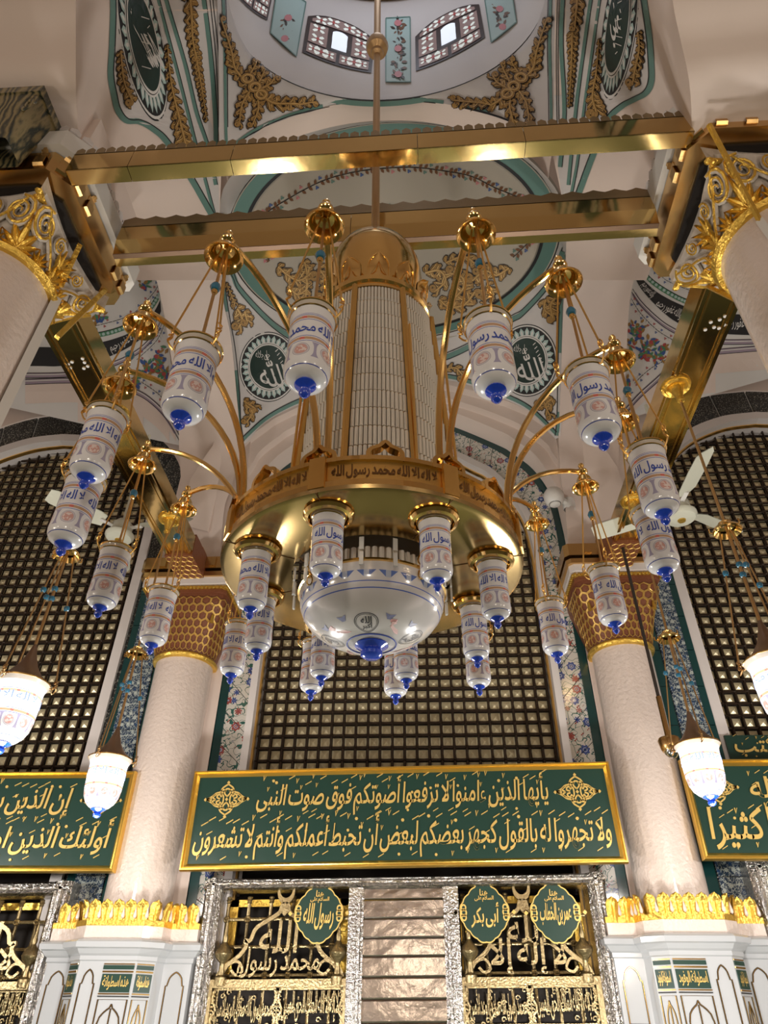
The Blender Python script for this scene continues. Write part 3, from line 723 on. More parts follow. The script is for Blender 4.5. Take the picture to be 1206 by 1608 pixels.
# --- first dome: ring line, windows, flower strips
ln = M()
ln.grid([[ell(C1, A1, B1, z, 2*PI*j/96, k) for j in range(97)] for k, z in ((.992, 7.394), (1.012, 7.396))], 1)
ln.grid([[ell(C1, A1, B1, z, 2*PI*j/96, k) for j in range(97)] for k, z in ((1.012, 7.394), (1.06, 7.372))], 0)
ln.obj('ring_line', [TEAL, BLACK], DRUM, smooth=False)
WFRAME = mat('dark_window_frame', (.03, .012, .012), .4)
PANEP = mat('stained_pane', (.30, .20, .19), .25, emit=.10, ecol=(.45, .30, .28)); PETAL = mat('pale_petal_pane', (.75, .78, .74), .2, emit=.32, ecol=(.85, .92, .88)); REDPANE = mat('red_pane', (.40, .06, .06), .25, emit=.12, ecol=(.5, .06, .06)); DAY = mat('daylight_pane', (.7, .75, .82), .2, emit=.62, ecol=(.80, .87, .97))
def dome_window(q):
    """q: corners bl, br, tr, tl in the drawing"""
    def bl(a, b): 
        x = (q[0][0]*(1-a)+q[1][0]*a)*(1-b)+(q[3][0]*(1-a)+q[2][0]*a)*b; y = (q[0][1]*(1-a)+q[1][1]*a)*(1-b)+(q[3][1]*(1-a)+q[2][1]*a)*b
        return (x, y+5*(1-4*(a-.5)**2)*(1 if b < .5 else -.3)*(1-b if b < .5 else 1))
    f = M()
    def rect(m, a0, a1, b0, b1, o, mi=0, rt=0.0, n=8):
        rows = []
        for i in range(n+1):
            a = a0+(a1-a0)*i/n; t = b1-rt*abs(2*i/n-1)**2.5; rows.append([S_DRUM.hit(*bl(a, b0+(t-b0)*k/n), o) for k in range(n+1)])
        if all(h is not None for r in rows for h in r): m.grid(rows, mi)
    rect(f, 0, 1, 0, 1, .01, 0, .16); fo = f.obj('window_frame', WFRAME, DRUM, smooth=False)
    def pane(a0, a1, b0, b1, rt=0.0, day=False, fl=()):
        m = M(); rect(m, a0, a1, b0, b1, .016, 0, rt)
        for (a, b, r) in fl:
            for e in range(4):
                an = PI/4+e*PI/2; c, s = math.cos(an), math.sin(an)
                S_DRUM.poly(m, [bl(a+r*x*c-r*y*s, b+(r*x*s+r*y*c)*.95) for x, y in ((.18, 0), (.55, .26), (1, .2), (1, -.2), (.55, -.26))], .022, 1)
            S_DRUM.poly(m, [bl(a+r*x, b+r*y) for x, y in ((.3, 0), (0, .34), (-.3, 0), (0, -.34))], .024, 2)
        m.obj('pane', [DAY if day else PANEP, PETAL, REDPANE], fo, smooth=False)
    pane(.05, .32, .29, .70, fl=((.185, .40, .11), (.185, .60, .11))); pane(.68, .95, .29, .70, fl=((.815, .40, .11), (.815, .60, .11)))
    pane(.05, .475, .05, .25, fl=((.26, .15, .12), (.14, .15, .08), (.38, .15, .08))); pane(.525, .95, .05, .25, fl=((.74, .15, .12), (.86, .15, .08), (.62, .15, .08)))
    pane(.07, .93, .745, .955, .14, fl=((.20, .81, .10), (.38, .85, .11), (.62, .85, .11), (.80, .81, .10)))
    pane(.39, .61, .33, .70, .05, day=True)
dome_window([(474, 83), (583, 116), (590, 55), (485, 16)]); dome_window([(653, 113), (762, 60), (751, -2), (652, 49)])
dome_window([(367, -10), (419, 33), (432, -30), (385, -70)]); dome_window([(808, -5), (846, -40), (830, -90), (790, -60)])
def flower_strip(q):
    m = M(); S_DRUM.poly(m, q, .008, 0)
    for i in range(4): S_DRUM.ribbon(m, [q[i], q[(i+1) % 4]], 1.6, .012, 1, smooth=False)
    c0 = ((q[0][0]+q[1][0])/2, (q[0][1]+q[1][1])/2); c1 = ((q[2][0]+q[3][0])/2, (q[2][1]+q[3][1])/2); w = abs(q[1][0]-q[0][0])*.36
    for i in range(9):
        f = .1+.8*i/8; cx, cy = c0[0]+(c1[0]-c0[0])*f, c0[1]+(c1[1]-c0[1])*f
        for e in range(7):
            a = rnd.random()*6.28; r = w*(.3+.6*rnd.random()); S_DRUM.leaf(m, (cx+r*.4*math.cos(a), cy+r*.25*math.sin(a)), a, r*.8, r*.35, .013+.001*e, 2 if e % 3 else 4)
        if i % 4 == 0 or i == 8: S_DRUM.ring(m, (cx, cy), (0, 0), (w*.42, w*.36), .021, 3, 10)
    m.obj('flower_strip', [PALEGRN, TEAL, BROWNP, PINKP, DARKOUT], DRUM, smooth=False)
flower_strip([(606, 130), (645, 130), (644, 28), (606, 30)]); flower_strip([(424, 53), (465, 90), (480, 5), (436, -25)]); flower_strip([(772, 68), (812, 36), (800, -40), (762, 2)])
# gilded cove inside the dome
lp = M(); lp.grid([[ell(C1, A1, B1, z, 2*PI*j/64, k) for j in range(65)] for k, z in ((.86, 9.86), (.80, 9.80), (.80, 9.9), (.86, 9.94))]); lp.obj('dome_cornice', GILT, DRUM)
# --- pendentives of the first dome
def deco_pend1(side):
    f = (lambda p: p) if side < 0 else mirx
    m = M()
    S_D1.ribbon(m, [(349, -20), (352, 60), (353, 130), (354, 200), (356, 240)] if side < 0 else [(866, -20), (864, 60), (865, 130), (866, 200), (864, 236)], 4.5, .006, 0)
    S_D1.ribbon(m, [(352.5, -20), (355.5, 60), (356.5, 130), (357, 200)] if side < 0 else [(862.5, -20), (860.5, 60), (861.5, 130), (862.5, 200)], 1.3, .008, 1)
    e = [(349, 247), (375, 221), (420, 194), (480, 173), (540, 160), (603, 155.5)] if side < 0 else [(603, 155.5), (670, 157), (740, 169), (800, 187), (840, 211), (864, 240)]
    S_D1.ribbon(m, e, 4.5, .006, 0); S_D1.ribbon(m, [(u, v+2.6) for u, v in e], 1.4, .008, 1)
    (PEND_L if side < 0 else PEND_R); m.obj('painted_border', [TEAL, BLACK], PEND_L if side < 0 else PEND_R, smooth=False)
    g = M()
    pl = f([(395, 137), (368, 110), (360, 78), (344, 30)]); S_D1.foliage(g, pl, 21, 11, rnd)
    S_D1.foliage(g, f([(398, 138), (425, 162), (460, 163), (494, 160)]), 21, 12, rnd)
    S_D1.foliage(g, f([(392, 142), (378, 165), (374, 196)]), 17, 11, rnd); S_D1.foliage(g, f([(402, 148), (404, 172), (394, 198)]), 17, 11, rnd)
    S_D1.foliage(g, f([(404, 132), (412, 116), (418, 102)]), 15, 11, rnd); S_D1.foliage(g, f([(410, 140), (424, 132), (431, 122)]), 17, 13, rnd)
    S_D1.foliage(g, f([(388, 120), (396, 108), (402, 96)]), 15, 11, rnd)
    for c in ((386, 124), (398, 138), (408, 150)):
        c = f([c])[0]
        for r0, r1, mi, o in ((3.2, 13.0, 0, .02), (4.6, 11.6, 1, .025), (7, 9.0, 2, .028)): S_D1.ring(g, c, (r0, r0*.8), (r1, r1*.8), o, mi, 20)
    g.obj('gilt_wreath', GM, PEND_L if side < 0 else PEND_R, smooth=False)
deco_pend1(-1); deco_pend1(1)
sl = M(); S_D1.ribbon(sl, [(462, 216), (500, 207), (603, 203), (705, 205), (745, 210)], 1.8, .004, 0); sl.obj('painted_line', BLACK, CEIL, smooth=False)
# --- haunches with the half-seen roundels
def deco_haunch(side):
    S = S_HL if side < 0 else S_HR; par = HL if side < 0 else HR
    w = M()
    if side < 0:
        field = [(177, -30), (176, 40), (172, 115), (180, 168), (195, 183), (214, 190), (236, 200), (262, 226), (300, 282), (338, 345), (349, 330), (351, 250), (346, 180), (343, 60), (341, -30)]
        sc = [(176, -30), (176.5, 20), (174.5, 80), (172.5, 118), (178, 150), (184, 173), (197, 189), (218, 191), (240, 203), (262, 224), (302, 285), (338, 348)]
        lines = [([(240, -30), (247.5, 0), (279, 119), (307, 229), (322, 285), (338, 345)], 4.5), ([(251, -30), (259.5, 0), (289, 99), (307, 175), (325, 229), (338, 290)], 5.5), ([(314, -30), (319, 0), (329, 80), (337, 179), (338, 229)], 6.5)]
        thin = [[(333, -30), (333.5, 0), (343, 90), (350, 200)], [(327, -30), (329, 0), (338, 90), (343, 200)]]
        rc, rx, ry, tl = (222, 65), 33, 128, -.20
        gold = [([(186, 80), (188, 105), (192, 130), (204, 157)], 9, 17), ([(260, 70), (266, 130), (280, 190), (290, 232)], 6, 26), ([(294, -30), (298, 20), (300, 60), (306, 90)], 21, 11), ([(304, 80), (311, 120), (316, 150), (322, 190)], 15, 5)]
        txt = ('محمد', (228, 70), 20, 95)
    else:
        field = [(1012, -30), (1018, 40), (1024, 115), (1016, 150), (998, 158), (975, 170), (950, 195), (925, 240), (897, 300), (880, 345), (876, 300), (868, 250), (870, 180), (871, 60), (872, -30)]
        sc = [(1008, -30), (1014, 10), (1021, 60), (1024, 100), (1024, 128), (1016, 145), (998, 155), (978, 166), (955, 190), (930, 250), (911, 300), (893, 345)]
        lines = [([(949, -30), (942.5, 0), (919, 162), (906, 262), (888, 345)], 4.5), ([(935, -30), (928.6, 0), (917, 80), (905, 172), (893, 290)], 5.5), ([(887, -30), (884.5, 0), (882, 70), (887, 176), (880, 262)], 6.5)]
        thin = [[(877, -30), (876.5, 0), (874.5, 93), (876, 200)], [(880, -30), (879.5, 0), (877.5, 93), (879, 200)]]
        rc, rx, ry, tl = (974, 40), 27, 118, .14
        gold = [([(1006, 48), (1008, 75), (1003, 100), (998, 128)], 9, 17), ([(944, 60), (940, 110), (934, 150), (940, 175)], 6, 24), ([(909, -30), (910, 0), (908, 20), (906, 42)], 21, 12), ([(902, 48), (901, 90), (899, 130), (897, 166)], 15, 5)]
        txt = ('علي', (972, 38), 17, 85)
    # white field laid as ruled strips between its two sides
    nrow = 46; L = []; R = []
    for i in range(nrow+1):
        v = -30+(345+30)*i/nrow
        def xat(ps):
            for a, b in zip(ps, ps[1:]):
                if a[1] <= v <= b[1] and b[1] > a[1]: return a[0]+(b[0]-a[0])*(v-a[1])/(b[1]-a[1])
            return ps[-1][0]
        inner = [(341, -30), (343, 60), (346, 180), (351, 250), (346, 345)] if side < 0 else [(872, -30), (871, 60), (870, 180), (867, 250), (886, 345)]
        L.append((xat(sc), v)); R.append((xat(inner), v))
    rows = [[S.hit(a[0]+(b[0]-a[0])*k/8, a[1], .003) for k in range(9)] for a, b in zip(L, R)]
    for i in range(nrow):
        for k in range(8):
            q = (rows[i][k], rows[i][k+1], rows[i+1][k+1], rows[i+1][k])
            if all(x is not None for x in q): w.add(q, [(0, 1, 2, 3)], 0)
    S.ribbon(w, sc, 9, .006, 1, n=60); S.ribbon(w, [(u+(4.6 if side < 0 else -4.6), v-2) for u, v in sc], 1.6, .008, 2, n=60)
    for pts, wd in lines: S.ribbon(w, pts, wd, .006, 1); S.ribbon(w, [(u+(wd/2+.4), v) for u, v in pts], 1.2, .008, 2)
    for pts in thin: S.ribbon(w, pts, 1.3, .008, 2)
    w.obj('painted_field', [VAULT_W, TEAL, BLACK], par, smooth=False)
    r = M(); S.roundel(r, rc, rx, ry, tl); S.text(r, txt[0], txt[1], txt[2], txt[3]*.8, .029, 1, tl, .02, .25); 
    for i in range(7): S.ribbon(r, [(rc[0]-8+rnd.random()*18, rc[1]-40+i*13), (rc[0]-3+rnd.random()*14, rc[1]-36+i*13)], 1.3, .029, 1, smooth=False)
    r.obj('roundel', [BLACK, WHITE, PALEGRN, GREENBLK], par, smooth=False)
    g = M()
    for path, a, b in gold: S.foliage(g, path, a, b, rnd)
    g.obj('gilt_foliage', GM, par, smooth=False)
deco_haunch(-1); deco_haunch(1)
# --- second dome: vine and gilt scrolls
v2 = M()
vin = [(423, 409), (406, 385), (402, 362), (414, 338), (441, 318), (500, 286), (548, 271), (597, 264), (650, 262), (700, 268), (740, 276), (780, 295), (820, 313), (838, 340), (838, 365), (831, 379), (806, 404)]
S_D2.vine(v2, vin, 6.3, 6.2, [2, 3, 4], .01, 1.4); v2.obj('painted_vine', [BLACK, BROWNP, PINKP, BLUEP, TEAL], DOME2, smooth=False)
g = M()
for path, a, b in [([(436, 418), (452, 432), (470, 440), (488, 428)], 16, 20), ([(452, 448), (466, 462), (482, 452), (480, 436)], 17, 13), ([(478, 410), (482, 430), (480, 460), (478, 478)], 15, 13), ([(500, 420), (512, 440), (506, 465)], 18, 14),
                   ([(800, 420), (780, 432), (762, 424), (742, 440)], 16, 20), ([(668, 428), (690, 424), (700, 440), (684, 456)], 20, 16), ([(712, 470), (728, 452), (726, 434), (706, 428)], 22, 17), ([(690, 470), (706, 482), (730, 478), (746, 458)], 17, 20), ([(764, 448), (776, 462), (760, 470)], 15, 11), ([(700, 412), (730, 402), (752, 420)], 14, 17)]:
    S_D2.foliage(g, path, a, b, rnd)
g.obj('gilt_scrolls', GM, DOME2, smooth=False)
bl_ = M()
for a in (-2.4, -1.57, -.8, -2.0, -1.1): S_D2.leaf(bl_, (612, 331), a, 13, 7, .01, 0)
bl_.obj('painted_leaf', [TEAL], DOME2, smooth=False)
# --- roundel pendentives
def deco_pend2(side):
    S = S_P2L if side < 0 else S_P2R; par = P2L if side < 0 else P2R; m = M()
    if side < 0:
        up = [(351, 405), (366, 432), (374.6, 452), (404.6, 487), (434.5, 515), (467, 534.5), (520, 556), (590, 566)]
        vert = [(350, 430), (351.4, 456), (358, 500), (366, 545), (373.5, 614), (375.5, 664), (380, 693)]; bot = [(379, 692), (412, 661), (449, 639), (492, 621), (545, 602), (600, 590)]
        rc, rx, ry = (421.5, 576), 46, 55; gold = [([(354, 445), (362, 462), (368, 478)], 6, 9), ([(372, 484), (380, 500), (374, 514)], 20, 16), ([(384, 488), (388, 504)], 16, 16), ([(386, 636), (396, 648), (386, 664)], 16, 10), ([(384, 630), (398, 640)], 12, 14)]
    else:
        up = [(884, 395), (864, 443), (823, 490), (802, 503), (745, 540), (683, 566), (620, 571)]
        vert = [(886, 400), (883.5, 440), (881, 503), (879, 590), (877.5, 658), (875, 684)]; bot = [(875, 682), (834, 642), (791, 620), (743, 601), (694, 590), (610, 588)]
        rc, rx, ry = (828, 566), 48, 57; gold = [([(876, 466), (866, 478), (870, 500)], 19, 15), ([(858, 470), (856, 486), (870, 496)], 16, 14), ([(868, 626), (858, 636), (866, 654)], 16, 10), ([(864, 622), (848, 636)], 13, 12), ([(700, 580), (716, 577), (728, 590)], 9, 15)]
    for L, wd in ((up, 8), (vert, 4.5), (bot, 6)):
        S.ribbon(m, L, wd, .006, 0); s = -1 if L is bot else 1
        S.ribbon(m, [(u, v+s*(wd/2+.5)) for u, v in L] if L is not vert else [(u+(2.8 if side < 0 else -2.8), v) for u, v in L], 1.5, .008, 1)
    S.ribbon(m, [(u, v-6.5) for u, v in up], 1.4, .008, 1)
    m.obj('painted_border', [TEAL, BLACK], par, smooth=False)
    r = M(); S.roundel(r, rc, rx, ry); S.text(r, '\ufdf2', (rc[0]+4, rc[1]+6), 43, 50, .029, 1, 0, .004, .3)
    S.text(r, 'جل جلاله', (rc[0]-9, rc[1]-18), 21, 15, .030, 1, 0, 0)
    for i in range(6): S.ribbon(r, [(rc[0]+10+i*2.4, rc[1]-24+i*6), (rc[0]+14+i*2.4, rc[1]-28+i*6)], 1.2, .029, 1, smooth=False)
    r.obj('roundel', [BLACK, WHITE, PALEGRN, GREENBLK], par, smooth=False)
    g = M()
    for path, a, b in gold: S.foliage(g, path, a, b, rnd)
    g.obj('gilt_foliage', GM, par, smooth=False)
deco_pend2(-1); deco_pend2(1)
# --- painted vaults of the neighbouring bays: inscription, garland, mouldings, flowers
def deco_neighbour(side):
    S = S_NR if side > 0 else S_NL; par = NBR if side > 0 else NBL; m = M()
    if side > 0:
        top = [(998.6, 424.6), (1010, 439.5), (1033, 460), (1067, 478), (1095, 487), (1130, 492), (1165, 494), (1206, 494)]; bot = [(997, 436), (1008, 455.5), (1033, 483), (1058, 503.6), (1085, 516), (1120, 523), (1165, 526), (1206, 526)]
        gar = [(1001, 412), (1021, 440), (1058, 465), (1092, 478), (1150, 486)]; l1 = [(992, 455.5), (1005.5, 476), (1031, 501), (1053.6, 517), (1080, 528), (1130, 537), (1206, 536)]; l2 = [(983, 645), (1003, 622.6), (1028, 600), (1058, 574.5), (1100, 556), (1134, 552), (1206, 546)]
        vines = [[(991, 469), (1005.5, 492), (1033, 519.6), (1067, 540)], [(996, 602), (1021.5, 579), (1058, 558.5)], [(1005, 400), (1028, 423), (1049, 442), (1099, 462)]]
        fl = [(986, 520), (992, 512), (1006, 512), (1004, 528), (992, 540), (1010, 545), (1022, 538), (1021, 555), (1034, 562), (1012, 560), (1040, 548), (1084, 440), (1092, 444), (1008, 418-45), (984, 600), (981, 615)]
        words = [((1017, 456), 26, 17, .95), ((1050, 487), 44, 21, .5), ((1098, 505), 44, 24, .25), ((1160, 510), 46, 24, .05)]
    else:
        top = [(254, 466), (240, 493), (215, 517), (180, 532), (140, 541), (95, 545), (60, 545), (-30, 545)]; bot = [(255, 484), (243, 510), (222, 532), (190, 552), (150, 567), (95, 575), (60, 575), (-30, 575)]
        gar = [(253, 456), (238, 482), (213, 506), (178, 521), (140, 529)]; l1 = [(257, 497), (246, 522), (217, 552), (172, 574), (110, 588), (40, 590)]; l2 = [(283, 690), (262, 655), (240, 632), (217, 617), (180, 604), (120, 598), (40, 600)]
        vines = [[(259, 508), (246, 535), (215, 565)], [(275, 655), (252, 622), (222, 600)], [(252, 440), (240, 462), (205, 495), (150, 512)]]
        fl = [(246, 560), (262, 545), (252, 572), (258, 588), (240, 582), (264, 600), (268, 616), (230, 575), (222, 588), (212, 600), (270, 630), (225, 448), (235, 438), (150, 505), (160, 500), (145, 512)]
        words = [((236, 512), 34, 16, -.85), ((196, 538), 50, 19, -.45), ((145, 553), 46, 20, -.2), ((80, 560), 40, 22, 0)]
    n = 30; A = cr(top, n); B = cr(bot, n); rows = [[S.hit(*p, .006) for p in A], [S.hit(*p, .006) for p in B]]
    for i in range(n-1):
        q = (rows[0][i], rows[0][i+1], rows[1][i+1], rows[1][i])
        if all(x is not None for x in q): m.add(q, [(0, 1, 2, 3)], 0)
    S.ribbon(m, [(u, v-2) for u, v in top], 2.0, .007, 1); S.ribbon(m, gar, 7, .006, 2); S.ribbon(m, [(u, v-4) for u, v in gar], 1.2, .008, 0)
    gp = cr(gar, 26)
    for i, p in enumerate(gp[:-1]):
        S.ring(m, p, (0, 0), (2.6, 2.6), .009, 5, 6)
    for L, wd in ((l1, 7.5), (l2, 8)):
        S.ribbon(m, L, wd, .006, 3); S.ribbon(m, [(u, v-wd*.5) for u, v in L], 1.0, .008, 0); S.ribbon(m, [(u, v+wd*.5) for u, v in L], 1.0, .008, 0); S.ribbon(m, [(u, v-wd*.15) for u, v in L], 1.6, .009, 1)
    C = cr(l2, 30); rr_ = [[S.hit(u, v+4+d, .005) for u, v in C] for d in (0, 12, 30, 60, 90, 130, 180)]
    for a_, b_ in zip(rr_, rr_[1:]):
        for i in range(29):
            q = (a_[i], a_[i+1], b_[i+1], b_[i])
            if all(x is not None for x in q): m.add(q, [(0, 1, 2, 3)], 8)
    for L in vines: S.vine(m, L, 4.6, 4.2, [4, 6], .007, .9)
    for i, p in enumerate(fl):
        for e in range(13):
            a = rnd.random()*6.28; S.leaf(m, (p[0]+rnd.uniform(-5, 5), p[1]+rnd.uniform(-5, 5)), a, rnd.uniform(6, 12), rnd.uniform(3, 5.5), .007+.0007*e, (2, 6, 7, 6, 2, 7, 4)[(i*2+e) % 7])
        if i % 3 == 0: S.ring(m, p, (0, 0), (3.4, 3.4), .016, 4, 8)
    for c, w_, h_, tl in words: S.text(m, 'والله غفور رحيم', c, w_, h_, .009, 1, tl, .006)
    m.obj('painted_frieze', [BLACK, WHITE, LEAFGRN, LILAC, REDP, PALEGRN, BLUEP, GILT, PLASTER], par, smooth=False)
deco_neighbour(-1); deco_neighbour(1)

# ================================================================== TIE BEAMS
def beam_x(name, label, prof, x0, x1, zl, zr, seams, crest):
    """box beam along x; prof = [(y, z)] of its visible skin from the crest foot round to the back, crest = (height, pitch, wavy)"""
    t = thing(name, label, 'tie beam', (0, prof[0][0], prof[-1][1]))
    L = t.location
    zz = lambda x: zl+(zr-zl)*(x-x0)/(x1-x0)
    cuts = [x0]+seams+[x1]
    names = ['front_plate', 'chamfer_plate', 'soffit_plate'] if len(prof) == 4 else ['front_plate', 'soffit_plate']
    for i in range(len(prof)-1):
        (ya, za), (yb, zb) = prof[i], prof[i+1]; nx, nz = (zb-za), -(yb-ya); l = math.hypot(nx, nz); nx, nz = nx/l*.006, nz/l*.006
        for a, b in zip(cuts, cuts[1:]):
            m = M(); a += .002; b -= .002
            v = [(x, y+e*ny, z+zz(x)+e*nn) for e, ny, nn in ((0, 0, 0), (1, -nx, -nz)) for x, y, z in ((a, ya, za), (b, ya, za), (b, yb, zb), (a, yb, zb))]
            m.add(off(v, L), [(0, 1, 2, 3), (4, 5, 6, 7), (0, 1, 5, 4), (1, 2, 6, 5), (2, 3, 7, 6), (3, 0, 4, 7)]); m.obj(names[i], BRASS, t, smooth=False)
    # inner timber and top
    y0 = prof[0][0]; y1 = prof[-1][0]; zt = prof[0][1]; zb = prof[-1][1]
    m = M(); v = [(x, y, z+zz(x)) for z in (zb+.012, zt-.004) for y in (y0+.03, y1-.004) for x in (x0, x1)]
    m.add(off(v, L), [(0, 2, 3, 1), (4, 5, 7, 6), (0, 1, 5, 4), (2, 6, 7, 3), (0, 4, 6, 2), (1, 3, 7, 5)]); m.obj('beam_core', BROWNCAP, t, smooth=False)
    h, pt, wavy = crest; m = M(); n = int((x1-x0)/pt); pt = (x1-x0)/n; top = []
    for i in range(n):
        for k in ((0, .05), (.07, .12), (.09, .66), (.5, 1.0), (.91, .66), (.93, .12), (1, .05)) if not wavy else ((0, .72), (.25, .84), (.5, 1), (.75, .84)): top.append((x0+pt*(i+k[0]), k[1]*h))
    top.append((x1, h*.7))
    m.strip([(x, zt-.01) for x, z in top], [(x, zt+z) for x, z in top], lambda a, b, c: (a-L[0], y0+c-L[1], b+zz(a)-L[2]), 0, .006)
    m.obj('crest', mat('dull_brass_crest' if not wavy else 'dull_brass_wave', (.36, .27, .15), .38, .8), t, smooth=False)
    return t
beam_x('tie_beam', 'slim polished brass tie beam with pointed crest, nearer one crossing in front of the pole', [(2.05, 4.60), (2.05, 4.39), (2.148, 4.39)], -1.96, 1.98, -.035, .045, [-1.56, -.9, .28, .95], (.078, .066, False))
beam_x('tie_beam', 'broad brass tie beam with wavy crest, behind the gold dome of the chandelier', [(2.62, 4.70), (2.62, 4.53), (2.65, 4.40), (2.737, 4.38)], -1.88, 1.92, -.035, .04, [-.2], (.125, .15, True))
def beam_y(side, label):
    t = thing('tie_beam', label, 'tie beam', (side*2.5, 3.0, 4.345)); L = t.location
    y0, y1 = 3.02, 6.95; dz = .02*side
    X = side*2.5
    def bx(n, a, b, z0, z1, m_): 
        m = M(); m.box(X+a-L.x, X+b-L.x, y0-L.y, y1-L.y, z0-L.z+dz, z1-L.z+dz); m.obj(n, m_, t, smooth=False)
    bx('soffit_plate', -.115, .115, 4.345, 4.36, BRASS)
    for a in (-.145, .115): bx('edge_rail', a, a+.03, 4.325, 4.365, BRASS)
    for a in (-.155, .143): bx('side_plate', a, a+.012, 4.36, 4.56, BRASS)
    bx('beam_core', -.142, .142, 4.362, 4.55, BROWNCAP)
    m = M(); m.box(X-.16-L.x, X+.16-L.x, 6.35-L.y, 6.98-L.y, 4.31-L.z+dz, 4.6-L.z+dz); ec = m.obj('brown_beam_end', CHOCO, t, smooth=False)
    for r in range(6):
        for c in range(4):
            hx_ = [(X-L.x-.12+.08*c+(.04 if r % 2 else 0)+.042*math.cos(PI/6+PI/3*k), 6.42-L.y+.09*r+.055*math.sin(PI/6+PI/3*k)) for k in range(6)]
            if max(abs(q[0]-(X-L.x)) for q in hx_) > .162: continue
            m = M(); m.tube([(a, b, 4.307-L.z+dz) for a, b in hx_], .005, 4, closed=True); m.obj('honeycomb_cell', HEXG, ec, smooth=False)
    for a in (-.1, .085): bx('inner_rail', a, a+.014, 4.336, 4.346, GOLD)
    ds = [(2.49, 3.44), (2.47, 3.51), (2.53, 3.49), (2.57, 3.50), (2.55, 3.42), (2.58, 3.39), (2.60, 3.47)] if side > 0 else [(-2.55, 3.56), (-2.59, 3.58), (-2.59, 3.62), (-2.45, 3.53), (-2.45, 3.57), (-2.44, 3.61), (-2.48, 3.63)]
    for x, y in ds:
        m = M(); m.lathe([(0, -.004), (.013, -.003), (.014, .002)], 12, (0, 0, 0)); o = m.obj('white_dot', WHITE, t); o.location = (x-L.x, y-L.y, 4.34-L.z+dz)
    return t
beam_y(-1, 'wide brass beam with white dots running from the left capital to the wall'); beam_y(1, 'wide brass beam with white dots running from the right capital to the wall')

